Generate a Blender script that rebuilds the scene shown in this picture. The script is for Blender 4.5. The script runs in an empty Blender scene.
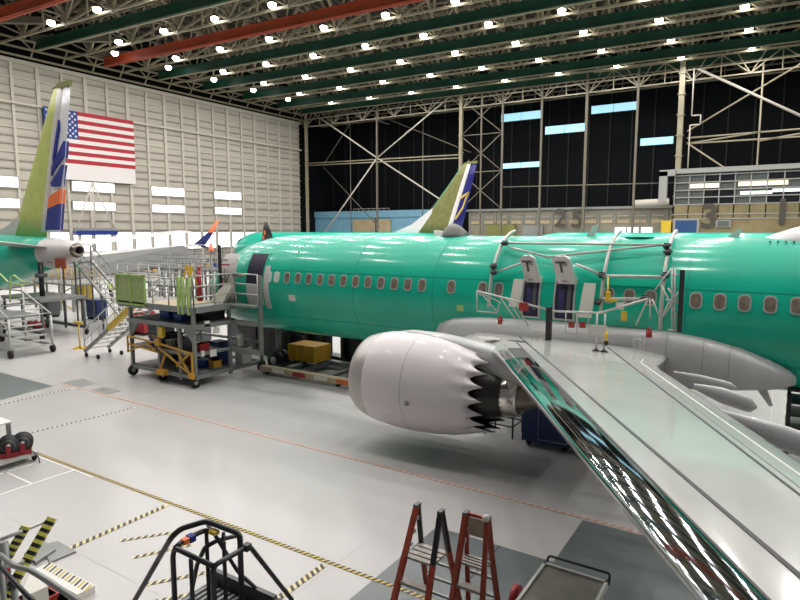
import bpy, bmesh, math, random
from mathutils import Vector, Matrix
random.seed(7)
PI = math.pi
scene = bpy.context.scene
COL = scene.collection

# ------------------------------------------------------------------ camera
YAW = math.radians(32.5); PITCH = math.radians(6.56); F = 600.0; EYE = 5.55
cp, sp = math.cos(PITCH), math.sin(PITCH)
FW = (-math.sin(YAW), math.cos(YAW)); RT = (math.cos(YAW), math.sin(YAW))
cam_d = bpy.data.cameras.new('camera'); cam = bpy.data.objects.new('camera', cam_d); COL.objects.link(cam)
cam_d.sensor_width = 36; cam_d.lens = 36 * F / 800; cam_d.clip_end = 500
cam.location = (0, 0, EYE); cam.rotation_euler = (PI / 2 - PITCH, 0, YAW)
scene.camera = cam

def ray(px, py):
    a = (px - 400) / F; b = (300 - py) / F
    f = cp + b * sp; u = -sp + b * cp
    return (f * FW[0] + a * RT[0], f * FW[1] + a * RT[1], u)
def at(px, py, x=None, y=None, z=None):
    """a pixel of the photograph -> point on a plane of the place"""
    d = ray(px, py)
    t = (z - EYE) / d[2] if z is not None else (y / d[1] if y is not None else x / d[0])
    return Vector((d[0] * t, d[1] * t, EYE + d[2] * t))
FY, FZ, FR, FH = 17.65, 3.5, 1.88, 1.9          # fuselage axis (y, z), half width, half height
def cyl(px, py, off=0.0):
    """pixel -> point on the main fuselage skin, pushed out by off"""
    d = ray(px, py); ry, rz = FR + off, FH + off
    A = (d[1] / ry) ** 2 + (d[2] / rz) ** 2
    B = 2 * (-FY * d[1] / ry ** 2 + (EYE - FZ) * d[2] / rz ** 2)
    C = (FY / ry) ** 2 + ((EYE - FZ) / rz) ** 2 - 1
    D = max(B * B - 4 * A * C, 0)
    t = (-B - math.sqrt(D)) / (2 * A)
    return Vector((d[0] * t, d[1] * t, EYE + d[2] * t))
K = 1.28
def S(x, y, z):                                  # far hall: set out from the eye at its real size
    return Vector((x * K, y * K, EYE + (z - EYE) * K))
def R(x, y, z):                                  # roof grid
    return S(x, y + .053 * (x + 50), z)

# ------------------------------------------------------------------ materials
def mat(name, c, rough=.5, metal=0., coat=0., emit=None, es=0., var=0., vs=3., bump=0., bs=40., spec=.5, alpha=None):
    m = bpy.data.materials.new(name); m.use_nodes = True
    nt = m.node_tree; b = nt.nodes['Principled BSDF']
    b.inputs['Base Color'].default_value = (*c, 1); b.inputs['Roughness'].default_value = rough
    b.inputs['Metallic'].default_value = metal; b.inputs['Coat Weight'].default_value = coat
    b.inputs['Coat Roughness'].default_value = .08; b.inputs['Specular IOR Level'].default_value = spec
    if emit: b.inputs['Emission Color'].default_value = (*emit, 1); b.inputs['Emission Strength'].default_value = es
    tc = nt.nodes.new('ShaderNodeTexCoord')
    if var:
        n = nt.nodes.new('ShaderNodeTexNoise'); n.inputs['Scale'].default_value = vs; n.inputs['Detail'].default_value = 5
        nt.links.new(tc.outputs['Object'], n.inputs['Vector'])
        r = nt.nodes.new('ShaderNodeValToRGB')
        r.color_ramp.elements[0].position = .3; r.color_ramp.elements[1].position = .7
        r.color_ramp.elements[0].color = (*[v * (1 - var) for v in c], 1)
        r.color_ramp.elements[1].color = (*[min(1, v * (1 + var)) for v in c], 1)
        nt.links.new(n.outputs['Fac'], r.inputs['Fac']); nt.links.new(r.outputs['Color'], b.inputs['Base Color'])
    if bump:
        n2 = nt.nodes.new('ShaderNodeTexNoise'); n2.inputs['Scale'].default_value = bs
        nt.links.new(tc.outputs['Object'], n2.inputs['Vector'])
        bp = nt.nodes.new('ShaderNodeBump'); bp.inputs['Strength'].default_value = bump; bp.inputs['Distance'].default_value = .02
        nt.links.new(n2.outputs['Fac'], bp.inputs['Height']); nt.links.new(bp.outputs['Normal'], b.inputs['Normal'])
    if alpha is not None: b.inputs['Alpha'].default_value = alpha
    return m
M = dict(
    floor=mat('floor_epoxy', (.525, .507, .492), .26, var=.05, vs=.25, bump=.03, bs=1.5, spec=.45),
    floor_dark=mat('floor_dark_epoxy', (.145, .165, .165), .3, var=.12, vs=.8),
    joint=mat('floor_joint', (.52, .505, .47), .5),
    teal=mat('green_primer', (.0, .46, .30), .38, coat=.5, spec=.35, var=.08, vs=.9, bump=.05, bs=.8),
    teal_far=mat('green_primer_far', (.0, .48, .33), .3, coat=.5, var=.06, vs=.8),
    chrom=mat('yellow_green_primer', (.50, .55, .16), .5, var=.08, vs=2),
    olive=mat('olive_primer', (.20, .20, .06), .5, var=.15, vs=2),
    white=mat('white_paint', (.80, .78, .78), .3, coat=.5),
    nacelle=mat('nacelle_white', (.72, .66, .66), .38, coat=.25, var=.02, vs=1),
    lip=mat('inlet_lip', (.46, .425, .405), .35, metal=.3),
    wing=mat('wing_grey', (.63, .625, .585), .2, coat=.6, var=.05, vs=1.2),
    slat=mat('polished_aluminium', (.50, .53, .56), .045, metal=1.),
    fairing=mat('fairing_grey', (.55, .54, .53), .38, coat=.2, var=.06, vs=1.5),
    cone=mat('tail_cone_grey', (.62, .58, .56), .4, coat=.2),
    seam=mat('black_seam', (.02, .02, .02), .5),
    seam_soft=mat('panel_seam', (.32, .33, .31), .5),
    teal_seam=mat('primer_seam', (.0, .29, .18), .5),
    chev=mat('chevron_inner', (.06, .055, .05), .35, metal=.7),
    titan=mat('hot_titanium', (.30, .26, .22), .3, metal=.95, var=.2, vs=6),
    steel=mat('bright_steel', (.72, .68, .62), .18, metal=1.),
    alu=mat('scaffold_aluminium', (.52, .52, .48), .42, metal=.25),
    greyp=mat('grey_steel_paint', (.26, .27, .255), .45, metal=.2, var=.1, vs=3),
    dgrey=mat('dark_grey_steel', (.10, .105, .11), .5),
    black=mat('black_paint', (.018, .018, .02), .4),
    rubber=mat('black_rubber', (.02, .02, .02), .7),
    yellow=mat('safety_yellow', (.72, .48, .03), .45),
    amber=mat('amber_yellow', (.62, .33, .03), .45),
    red=mat('red_paint', (.34, .02, .025), .45),
    orange=mat('orange_paint', (.80, .18, .05), .5),
    brick=mat('crane_red', (.36, .055, .02), .5, var=.15, vs=.5),
    cgreen=mat('crane_green', (.006, .055, .03), .5, var=.2, vs=.5),
    beige=mat('roof_steel_beige', (.34, .295, .20), .55, var=.1, vs=1),
    dbeige=mat('brace_steel', (.17, .15, .11), .6, var=.1, vs=1),
    whitewall=mat('wall_panel_cream', (.50, .455, .385), .65, var=.05, vs=.4),
    rib=mat('wall_rib_cream', (.58, .53, .45), .6),
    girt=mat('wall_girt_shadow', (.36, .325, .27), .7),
    deck=mat('roof_deck', (.035, .03, .022), .8, var=.3, vs=.6),
    dark=mat('dark_door_panel', (.003, .0035, .005), .8, spec=.2),
    darkrib=mat('dark_door_rib', (.010, .010, .010), .7),
    day=mat('daylight_pane', (.9, .9, .9), .4, emit=(1, 1, 1), es=2.0),
    blueday=mat('blue_daylight_pane', (.5, .8, .9), .4, emit=(.42, .80, 1.0), es=.85),
    frame=mat('window_frame', (.34, .335, .31), .5),
    bluewall=mat('blue_wall', (.20, .42, .56), .6, var=.08, vs=1),
    tan=mat('tan_panel', (.46, .36, .22), .6, var=.15, vs=1),
    office=mat('office_panel', (.25, .225, .17), .55, var=.12, vs=1),
    office2=mat('office_lower_panel', (.24, .19, .09), .6, var=.25, vs=.7),
    glass=mat('office_glass', (.14, .15, .14), .12, spec=.8),
    glassd=mat('office_dark_glass', (.015, .015, .018), .1, spec=.8),
    warm=mat('office_tube_light', (1, .9, .7), .4, emit=(1, .78, .5), es=.75),
    cool=mat('office_cool_light', (1, 1, 1), .4, emit=(.9, 1, 1), es=.8),
    digit=mat('dark_digit', (.07, .06, .045), .6),
    bluedoor=mat('blue_shutter', (.02, .07, .20), .5),
    navy=mat('navy_paint', (.012, .012, .16), .35, coat=.4),
    royal=mat('royal_blue_paint', (.014, .03, .22), .4),
    bluecase=mat('blue_case', (.01, .03, .12), .4),
    bluebin=mat('blue_bin', (.02, .09, .42), .45),
    flagred=mat('flag_red', (.42, .02, .035), .7),
    flagwhite=mat('flag_white', (.78, .72, .70), .7),
    flagblue=mat('flag_blue', (.02, .05, .24), .7),
    mesh=mat('green_mesh_panel', (.42, .52, .20), .6, var=.12, vs=6),
    lime=mat('lime_post', (.42, .62, .20), .5),
    cream=mat('cream_card', (.72, .70, .62), .6),
    pane=mat('cabin_pane', (.20, .16, .12), .35, var=.4, vs=9),
    panew=mat('cabin_plug', (.62, .66, .60), .5),
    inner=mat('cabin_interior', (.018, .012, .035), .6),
    tape=mat('floor_yellow', (.62, .45, .10), .5),
    tapew=mat('floor_white', (.80, .79, .74), .5),
    tapek=mat('floor_black', (.05, .045, .03), .5),
    floorish=mat('floor_pale_tape', (.62, .52, .46), .5), tapec=mat('floor_cream_yellow', (.72, .62, .32), .5),
    seat=mat('seat_fabric', (.04, .04, .13), .8),
    flapgrey=mat('flap_grey', (.16, .16, .155), .5),
    taper=mat('floor_red', (.62, .30, .22), .5),
    lamp=mat('lamp_glow', (1, 1, 1), .5, emit=(1, .98, .95), es=22),
    grp=mat('ladder_fibreglass', (.36, .05, .022), .45, var=.2, vs=10),
    tread=mat('worn_tread', (.42, .38, .33), .5, var=.25, vs=12),
    tray=mat('cart_tray', (.20, .19, .165), .35, metal=.4, var=.2, vs=3),
    hivis=mat('hi_vis_vest', (.55, .85, .05), .6, emit=None),
    skin=mat('skin', (.45, .26, .18), .6), cloth=mat('dark_clothing', (.02, .025, .04), .8),
    canvas=mat('grey_canvas', (.22, .21, .20), .8, var=.15, vs=5),
    hose=mat('dark_hose', (.03, .03, .03), .5),
    wood=mat('pale_wood', (.50, .40, .28), .6, var=.15, vs=6),
)
ma = M['mesh']; ma.node_tree.nodes['Principled BSDF'].inputs['Alpha'].default_value = .85

for k_ in ('teal', 'teal_far'): M[k_].node_tree.nodes['Principled BSDF'].inputs['Coat Roughness'].default_value = .13
# ------------------------------------------------------------------ mesh builder
class MB:
    def __init__(s): s.v = []; s.f = []; s.m = []; s.sm = []; s.mats = []
    def mi(s, m):
        m = M[m] if isinstance(m, str) else m
        if m not in s.mats: s.mats.append(m)
        return s.mats.index(m)
    def add(s, vs, fs, m, smooth=False):
        b = len(s.v); s.v += [tuple(v) for v in vs]; k = s.mi(m)
        for f in fs: s.f.append(tuple(b + i for i in f)); s.m.append(k); s.sm.append(smooth)
        return s
    def box(s, c, d, m, rz=0, mx=None):
        vs = []
        for i in (-1, 1):
            for j in (-1, 1):
                for k in (-1, 1):
                    v = Vector((i * d[0] / 2, j * d[1] / 2, k * d[2] / 2))
                    if rz: v.rotate(Matrix.Rotation(rz, 3, 'Z'))
                    if mx: v = mx @ v
                    vs.append(v + Vector(c))
        return s.add(vs, [(0, 1, 3, 2), (4, 6, 7, 5), (0, 4, 5, 1), (2, 3, 7, 6), (0, 2, 6, 4), (1, 5, 7, 3)], m)
    def bb(s, a, b, m):                       # box by two corners
        a = Vector(a); b = Vector(b)
        return s.box((a + b) / 2, [abs(b[i] - a[i]) for i in range(3)], m)
    def tube(s, p, q, r, m, n=8, r2=None, cap=True):
        p = Vector(p); q = Vector(q); d = (q - p)
        if d.length < 1e-6: return s
        d.normalize(); u = d.cross(Vector((0, 0, 1)))
        if u.length < 1e-3: u = d.cross(Vector((1, 0, 0)))
        u.normalize(); w = d.cross(u); r2 = r if r2 is None else r2
        vs = []
        for c, rr in ((p, r), (q, r2)):
            for i in range(n):
                a = 2 * PI * (i + .5) / n
                vs.append(c + (u * math.cos(a) + w * math.sin(a)) * rr)
        fs = [(i, (i + 1) % n, n + (i + 1) % n, n + i) for i in range(n)]
        if cap: fs += [tuple(range(n))[::-1], tuple(range(n, 2 * n))]
        return s.add(vs, fs, m, n > 5)
    def bar(s, p, q, w, m): return s.tube(p, q, w * .7071, m, 4)
    def path(s, pts, r, m, n=8, sub=True):
        P_ = [Vector(p) for p in pts]; P2_ = [P_[0]]
        closed = (P_[0] - P_[-1]).length < 1e-6
        for i in range(1, len(P_) - 1):             # round the bends
            a, b, c = P_[i - 1], P_[i], P_[i + 1]
            la, lc = (a - b).length, (c - b).length; k = min(r * 2.2, la * .4, lc * .4)
            u, w = (a - b).normalized(), (c - b).normalized()
            if u.dot(w) < -.97: P2_.append(b)
            else:
                p, q = b + u * k, b + w * k
                for t in (0, .35, .65, 1): P2_.append(p * (1 - t) ** 2 + b * 2 * t * (1 - t) + q * t * t)
        P2_.append(P_[-1]); rings = []; u = None
        for i, p in enumerate(P2_):
            d = (P2_[min(i + 1, len(P2_) - 1)] - P2_[max(i - 1, 0)]).normalized()
            if u is None:
                u = d.cross(Vector((0, 0, 1)))
                if u.length < 1e-3: u = d.cross(Vector((1, 0, 0)))
            u = (u - d * u.dot(d)).normalized(); w = d.cross(u)
            rings.append([p + (u * math.cos(2 * PI * j / n) + w * math.sin(2 * PI * j / n)) * r for j in range(n)])
        return s.rings(rings, m)
    def ball(s, c, r, m, nu=8, nv=12):
        vs = []; c = Vector(c)
        for i in range(nu + 1):
            th = PI * i / nu
            for j in range(nv):
                ph = 2 * PI * j / nv
                vs.append(c + Vector((r[0] * math.sin(th) * math.cos(ph), r[1] * math.sin(th) * math.sin(ph), r[2] * math.cos(th))))
        fs = [(i * nv + j, (i + 1) * nv + j, (i + 1) * nv + (j + 1) % nv, i * nv + (j + 1) % nv) for i in range(nu) for j in range(nv)]
        return s.add(vs, fs, m, True)
    def rings(s, rings, m, smooth=True, close=True, caps=(True, True)):
        """loft closed rings of points; m may be a list per span"""
        n = len(rings[0]); b = len(s.v)
        for r in rings: s.v += [tuple(p) for p in r]
        for i in range(len(rings) - 1):
            k = s.mi(m[i] if isinstance(m, list) else m)
            for j in range(n if close else n - 1):
                jj = (j + 1) % n
                s.f.append((b + i * n + j, b + i * n + jj, b + (i + 1) * n + jj, b + (i + 1) * n + j)); s.m.append(k); s.sm.append(smooth)
        for e, idx in ((caps[0], 0), (caps[1], len(rings) - 1)):
            if e:
                k = s.mi((m[0] if idx == 0 else m[-1]) if isinstance(m, list) else m)
                f = tuple(b + idx * n + j for j in range(n))
                s.f.append(f[::-1] if idx == 0 else f); s.m.append(k); s.sm.append(False)
        return s
    def prism(s, poly, vec, m, smooth=False):
        """planar polygon of 3-D points thickened along vec"""
        n = len(poly); v = Vector(vec); P = [Vector(p) for p in poly]
        fs = [tuple(range(n)), tuple(range(n, 2 * n))[::-1]] + [(i, i + n, (i + 1) % n + n, (i + 1) % n) for i in range(n)]
        return s.add(P + [p + v for p in P], fs, m, smooth)
    def build(s, name, parent=None, local=False):
        off = Vector((0, 0, 0))
        if parent is not None and not local:
            off = root_of(parent).location
        me = bpy.data.meshes.new(name)
        me.from_pydata([(v[0] - off[0], v[1] - off[1], v[2] - off[2]) for v in s.v], [], s.f)
        for mt in s.mats: me.materials.append(mt)
        me.polygons.foreach_set('material_index', s.m); me.polygons.foreach_set('use_smooth', s.sm)
        bm = bmesh.new(); bm.from_mesh(me); bmesh.ops.recalc_face_normals(bm, faces=bm.faces); bm.to_mesh(me); bm.free()
        me.update()
        o = bpy.data.objects.new(name, me); COL.objects.link(o)
        if parent is not None: o.parent = parent
        return o
def root_of(o):
    while o.parent: o = o.parent
    return o
def tag(o, label, cat, group=None, kind=None):
    o['label'] = label; o['category'] = cat
    if group: o['group'] = group
    if kind: o['kind'] = kind
    return o
def thing(name, loc, label, cat, group=None):
    o = bpy.data.objects.new(name, None); COL.objects.link(o); o.location = loc; o.empty_display_size = .2
    return tag(o, label, cat, group)
def struct(o): o['kind'] = 'structure'; return o
def copy_tree(o, parent=None):
    c = o.copy(); COL.objects.link(c); c.parent = parent
    for ch in o.children: copy_tree(ch, c)
    return c
ORD = 'first second third fourth fifth sixth seventh eighth ninth tenth eleventh twelfth thirteenth fourteenth fifteenth sixteenth seventeenth eighteenth nineteenth twentieth'.split()
def text(s, size, m, origin, xdir, updir, parent, name='marking', ext=.02):
    cu = bpy.data.curves.new(name, 'FONT'); cu.body = s; cu.size = size; cu.extrude = ext; cu.offset = size * .02; cu.align_x = 'CENTER'; cu.align_y = 'CENTER'
    cu.materials.append(M[m])
    tmp = bpy.data.objects.new(name, cu); COL.objects.link(tmp)
    dg = bpy.context.evaluated_depsgraph_get(); me = bpy.data.meshes.new_from_object(tmp.evaluated_get(dg))
    bpy.data.objects.remove(tmp)
    X = Vector(xdir).normalized(); U = Vector(updir).normalized(); N = X.cross(U)
    off = root_of(parent).location if parent else Vector((0, 0, 0))
    mx = Matrix((X, U, N)).transposed().to_4x4(); mx.translation = Vector(origin) - off
    me.transform(mx)
    o = bpy.data.objects.new(name, me); COL.objects.link(o)
    if parent: o.parent = parent
    return o

# ------------------------------------------------------------------ setting: floor
mb = MB(); mb.bb((-100, -24, -.3), (60, 112, 0), 'floor'); struct(mb.build('floor'))
g = MB()
for x in range(-60, 40, 6): g.bb((x - .008, 0, 0), (x + .008, 60, .0015), 'joint')
for y in (1.3, 5.3, 17.4, 23.4, 29.4): g.bb((-60, y - .008, 0), (30, y + .008, .0015), 'joint')
struct(g.build('trim_1'))
def patch(name, pts, m, z=.003):
    o = MB(); o.prism([(p[0], p[1], .0) for p in pts], (0, 0, z), m)
    return struct(o.build(name))
patch('floor_patch', [(-34, 9.2), (-21.5, 9.2), (-21.9, 11.1), (-34, 11.1)], 'floor_dark')
patch('floor_patch', [(-5.25, 3), (2, 3), (2, 9.45), (-5.2, 9.45)], 'floor_dark')
patch('floor_patch', [(-2.95, 9.45), (4, 9.45), (4, 11.2), (-2.95, 11.2)], 'floor_dark')
patch('floor_patch', [(-3.93, 3), (-3.91, 3), (-3.91, 9.45), (-3.93, 9.45)], 'black', .005)
tn = [2]
def stripe(a, b, w, c1, c2, pitch=.22, z=.007, diag=.6):
    """floor tape between two floor points, with slanted bars of c2 over c1"""
    a = Vector((a[0], a[1], 0)); b = Vector((b[0], b[1], 0)); d = (b - a); L = d.length; d.normalize(); n = Vector((-d.y, d.x, 0))
    o = MB()
    o.prism([a + n * w / 2, a - n * w / 2, b - n * w / 2, b + n * w / 2], (0, 0, z), c1)
    if c2:
        k = int(L / pitch)
        for i in range(k):
            s0 = a + d * (i * pitch + pitch * .1); s1 = s0 + d * pitch * .5
            sh = d * w * diag
            o.prism([s0 - n * w / 2, s1 - n * w / 2, s1 + n * w / 2 + sh, s0 + n * w / 2 + sh], (0, 0, z + .002), c2)
    o = o.build('trim_%d' % tn[0]); tn[0] += 1
    return struct(o)
stripe((-15.6, 7.36), (6, 7.46), .085, 'tape', 'tapek', .11)
p = MB(); p.bb((-15.6, 7.25, 0), (-12.9, 7.29, .005), 'tapew'); struct(p.build('trim_90'))
stripe((-22, 11.45), (2, 11.25), .085, 'floorish', 'taper', .16)
stripe((-17.25, 8.05), (-17.0, 11.14), .06, 'tapew', 'tapek', .13)
stripe((-20.95, 8.5), (-20.95, 11.35), .06, 'tapew', 'tapek', .13)
stripe((-10.26, 5.3), (-10.26, 7.3), .12, 'tapec', 'tapek', .12)
stripe((-9.76, 5.93), (-9.08, 6.8), .08, 'tapec', 'tapek', .12)
stripe((-9.05, 5.71), (-8.55, 6.55), .08, 'tapec', 'tapek', .12)
stripe((-8.2, 5.3), (-7.55, 6.2), .08, 'tapec', 'tapek', .12)
stripe((-7.7, 5.1), (-7.1, 5.9), .08, 'tapec', 'tapek', .12)
stripe((-6.15, 5.6), (-6.15, 7.3), .12, 'tapec', 'tapek', .12)
for a, b in (((-13.68, 5.2), (-13.66, 7.3)), ((-14.9, 5.0), (-14.85, 7.1)), ((-14.95, 6.35), (-13.68, 6.34)), ((-17.5, 5.7), (-13.68, 5.6))):
    stripe(a, b, .06, 'tapew', None)
# floor drains
for q in ([(-22.1, 11.5), (-22.1, 12.3), (-20.9, 12.1), (-20.9, 11.4)], [(-20.2, 11.4), (-20.2, 12.0), (-19.2, 12.0), (-19.2, 11.4)]):
    patch('floor_patch', q, 'greyp', .006)

# ------------------------------------------------------------------ setting: ceiling, walls
c = MB(); c.bb(S(-70, -16, 26.6), S(40, 84, 27.2), 'deck')
for i in range(46):
    x = -68 + i * 2.3; c.bb(S(x, -16, 26.35), S(x + .12, 84, 26.6), 'dbeige')
struct(c.build('ceiling'))

WX = -60
w = MB(); w.bb(S(WX - 1, -16, EYE - EYE / K), S(WX, 67, 21), 'whitewall')
w.bb(S(WX - 1, -16, 21), S(WX - .3, 67, 26.6), 'dark')
ribs = [28.5 + 2.28 * i for i in range(-18, 17)]
for i, y in enumerate(ribs):
    t = .17 if i % 2 else .12
    w.bb(S(WX, y - t, EYE - EYE / K), S(WX + .22, y + t, 20.95), 'rib')
z = 2.0; k = 0
while z < 20.9:
    if k in (18,): w.bb(S(WX, -16, z - .18), S(WX + .5, 67, z), 'rib')
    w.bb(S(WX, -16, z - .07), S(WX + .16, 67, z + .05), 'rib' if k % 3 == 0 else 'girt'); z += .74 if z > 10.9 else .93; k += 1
w.bb(S(WX, -16, 20.7), S(WX + .35, 67, 21.05), 'rib')
struct(w.build('wall_left'))
wn = [1]
def window_pane(y0, y1, z0, z1, n):
    f = MB(); x = WX + .24
    f.bb(S(x - .2, y0 - .1, z0 - .1), S(x, y1 + .1, z1 + .1), 'frame')
    o = struct(f.build('window_%d' % wn[0])); wn[0] += 1
    for i in range(n):
        a = y0 + (y1 - y0) * i / n + .05; b = y0 + (y1 - y0) * (i + 1) / n - .05
        MB().bb(S(x - .02, a, z0), S(x + .03, b, z1), 'day').build('pane', o)
for (a, b, n) in ((22.5, 28.45, 2), (33.4, 37.9, 2), (42.3, 46.65, 2), (51.1, 55.45, 2)):
    window_pane(a, b, 9.55, 10.45, n); window_pane(a, b, 7.68, 8.46, n)
for i in range(15):
    a = 23.9 + 2.28 * i + .2; window_pane(a, a + 1.9, 3.5, 5.38, 2)
# back: dark hangar doors and blue windows
d = MB(); d.bb(S(-62, 76, 0.0), S(40, 77, 26.6), 'dark')
for i in range(40): d.bb(S(-61 + i * 2.5, 75.85, 1.3), S(-60.85 + i * 2.5, 76, 22), 'darkrib')
d.bb(S(-62, 67, 1.3), S(-61, 77, 26.6), 'dark')
struct(d.build('wall_back'))
for (x0, x1, z0, z1, n) in ((-32.4, -26.9, 19.8, 20.75, 2), (-32.3, -26.8, 13.75, 14.4, 2), (-26.4, -21.35, 17.7, 18.65, 2), (-20.7, -15.4, 19.65, 20.55, 2), (-14.9, -11.3, 15.45, 16.25, 1)):
    f = MB(); f.bb(S(x0 - .1, 75.7, z0 - .1), S(x1 + .1, 75.9, z1 + .1), 'darkrib')
    o = struct(f.build('window_%d' % wn[0])); wn[0] += 1
    for i in range(n):
        a = x0 + (x1 - x0) * i / n + .04; b = x0 + (x1 - x0) * (i + 1) / n - .04
        MB().bb(S(a, 75.6, z0), S(b, 75.72, z1), 'blueday').build('pane', o)

# ------------------------------------------------------------------ roof trusses, crane beams, lamps
rows = [3.9, 9.75, 15.6, 21.45, 27.3, 33.1, 39.0, 44.8, 50.6, 56.5, 62.5]
colsx = [-50.4 + 5.86 * i for i in range(12)]
RX0, RX1 = -59, 16
for k, y in enumerate(rows):
    t = MB(); yy = y + .55
    for zz, wd in ((21.95, .17), (26.0, .2)):
        t.bar(R(RX0, yy, zz), R(RX1, yy, zz), wd * K, 'beige')
    t.bar(R(RX0, yy - .9, 24.3), R(RX1, yy - .9, 24.3), .12 * K, 'beige')
    x = colsx[0] + .95 - 5.86
    while x < RX1:
        n = (x, yy, 22.0)
        t.box(R(x, yy, 21.95), (.5, .3, .35), 'beige')
        for dx in (-2.93, -1.2, 1.2, 2.93): t.bar(R(*n), R(x + dx, yy, 26.0), .13 * K, 'beige')
        t.bar(R(*n), R(x - .9, yy - 1.2, 24.3), .1 * K, 'beige')
        t.bar(R(x + 2.93, yy, 22), R(x + 2.93, yy, 26), .14 * K, 'beige')
        t.bar(R(x, yy, 22.0), R(x - 2.6, yy - 1.9, 23.5), .12 * K, 'beige'); t.bar(R(x, yy, 22.0), R(x + 2.6, yy + 1.9, 23.9), .16 * K, 'beige')
        x += 5.86
    tag(t.build('roof_truss'), 'beige steel roof truss carrying lamp row, %s from the back wall' % ORD[len(rows) - 1 - k], 'truss', 'roof trusses across the hall')
for i, x in enumerate(colsx[:11]):
    t = MB(); xx = x + .95
    def Q(y, z): return S(xx, y + .053 * (xx + 50), z)
    for zz, wd in ((22.6, .15), (26.2, .2)): t.bar(Q(rows[0] - 6, zz), Q(rows[-1] + 3, zz), wd * K, 'dbeige')
    for y in rows:
        yy = y + .55
        for dy in (-2.92, 2.92): t.bar(Q(yy, 22.6), Q(yy + dy, 26.2), .24 * K, 'beige')
        t.bar(Q(yy + 2.92, 22.6), Q(yy + 2.92, 26.2), .1 * K, 'dbeige')
    tag(t.build('roof_truss'), 'steel cross truss running away under the roof, %s from the left wall' % ORD[i], 'truss', 'cross trusses under the roof')
beams = [(6, 'g'), (12, 'g'), (18, 'g'), (24, 'r'), (29.9, 'g'), (36.3, 'r'), (42.4, 'g'), (48.3, 'g'), (54.3, 'g'), (60.4, 'g'), (65.0, 'g')]
gc = 0; rc = 0
for y, c_ in reversed(beams):
    b = MB(); m = 'cgreen' if c_ == 'g' else 'brick'; x0 = -57.6
    def W(x, dy, z): return S(x, y + dy + .053 * (x + 57), z)
    def hb(dy0, dy1, z0, z1, mm):
        pts = [W(x0, dy0, z0), W(x0, dy1, z0), W(x0, dy1, z1), W(x0, dy0, z1)]
        b.prism(pts, W(RX1, dy0, z0) - W(x0, dy0, z0), mm)
    hb(-.12, .12, 21.75, 22.4, m); hb(-.3, .3, 22.4, 22.47, m); hb(-.25, .25, 21.68, 21.75, m)
    hb(-.1, .1, 21.62, 21.68, 'beige' if c_ == 'g' else m)
    if c_ == 'g': lab = 'dark green overhead crane beam, %s green one counted from the back' % ORD[gc]; gc += 1
    else: lab = ('red overhead crane beam further from the camera, behind a green one', 'red overhead crane beam nearest the top left corner of the roof')[rc]; rc += 1
    tag(b.build('crane_beam'), lab, 'crane beam', 'crane runway beams')
# eave bracing above the left wall
e = MB()
for zz, xx in ((21.3, -59.4), (21.9, -58.9), (22.5, -58.4)): e.bar(S(xx, -10, zz), S(xx, 67, zz), .16 * K, 'beige')
for i in range(26):
    y = -8 + i * 2.93
    e.bar(S(-59.4, y, 21.3), S(-58.4, y, 22.6), .1 * K, 'beige')
    if i % 2: e.bar(S(-58.9, y, 21.9), S(-58.4, y + 1.4, 22.6), .08 * K, 'beige'); e.bar(S(-58.9, y, 21.9), S(-58.4, y - 1.4, 22.6), .08 * K, 'beige')
for i in range(13):
    y = 1 + 5.86 * i * .98; e.bar(S(-58.3, y, 22.8), S(-53.0, y + 4.5, 23.0), .5 * K, 'dbeige')
tag(e.build('eave_truss'), 'beige pipe truss running along the top of the cream left wall', 'truss')
# lamps
lroot = thing('high_bay_lamp', R(colsx[0], rows[0], 22.35), '', 'lamp', 'high bay lamps in the roof')
h = MB(); n = 14
prof = [(.05, .9), (.12, .62), (.22, .52), (.42, .2), (.45, .12)]
h.rings([[(r * math.cos(2 * PI * j / n), r * math.sin(2 * PI * j / n), z_) for j in range(n)] for r, z_ in prof], 'dbeige', caps=(True, False))
h.tube((0, 0, .7), (0, 0, 1.1), .03, 'dbeige', 6)
h.build('lamp_shade', lroot, local=True)
b = MB(); b.rings([[(r * math.cos(2 * PI * j / n), r * math.sin(2 * PI * j / n), z_) for j in range(n)] for r, z_ in ((.34, .16), (.38, .02), (.35, -.14), (.22, -.25), (.02, -.3))], 'lamp', caps=(True, True))
b.build('lamp_glass', lroot, local=True)
LD = bpy.data.lights.new('lamp_light', 'AREA'); LD.shape = 'DISK'; LD.size = .8; LD.energy = 420; LD.color = (1, .98, .96)
first = True; lamps_ = []
for j, y in enumerate(rows):
    for i, x in enumerate(colsx):
        if (x > 10 and j > 5): continue
        o = lroot if first else copy_tree(lroot); first = False
        o.location = R(x, y, 22.05)
        o['label'] = 'glowing high-bay lamp, %s from the left in the %s lamp row from the back' % (ORD[i], ORD[len(rows) - 1 - j])
        lamps_.append(o)
for j, y in enumerate((35.0, 40.8, 46.6, 52.4, 58.3)):
    o = copy_tree(lroot); o.location = R(-53.7, y, 22.0)
    o['label'] = 'glowing lamp close to the left wall near a beam end, %s from back' % ORD[4 - j]
for o in lamps_:
    l = bpy.data.objects.new('lamp_light', LD); COL.objects.link(l); l.parent = o; l.location = (0, 0, -.4)

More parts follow.
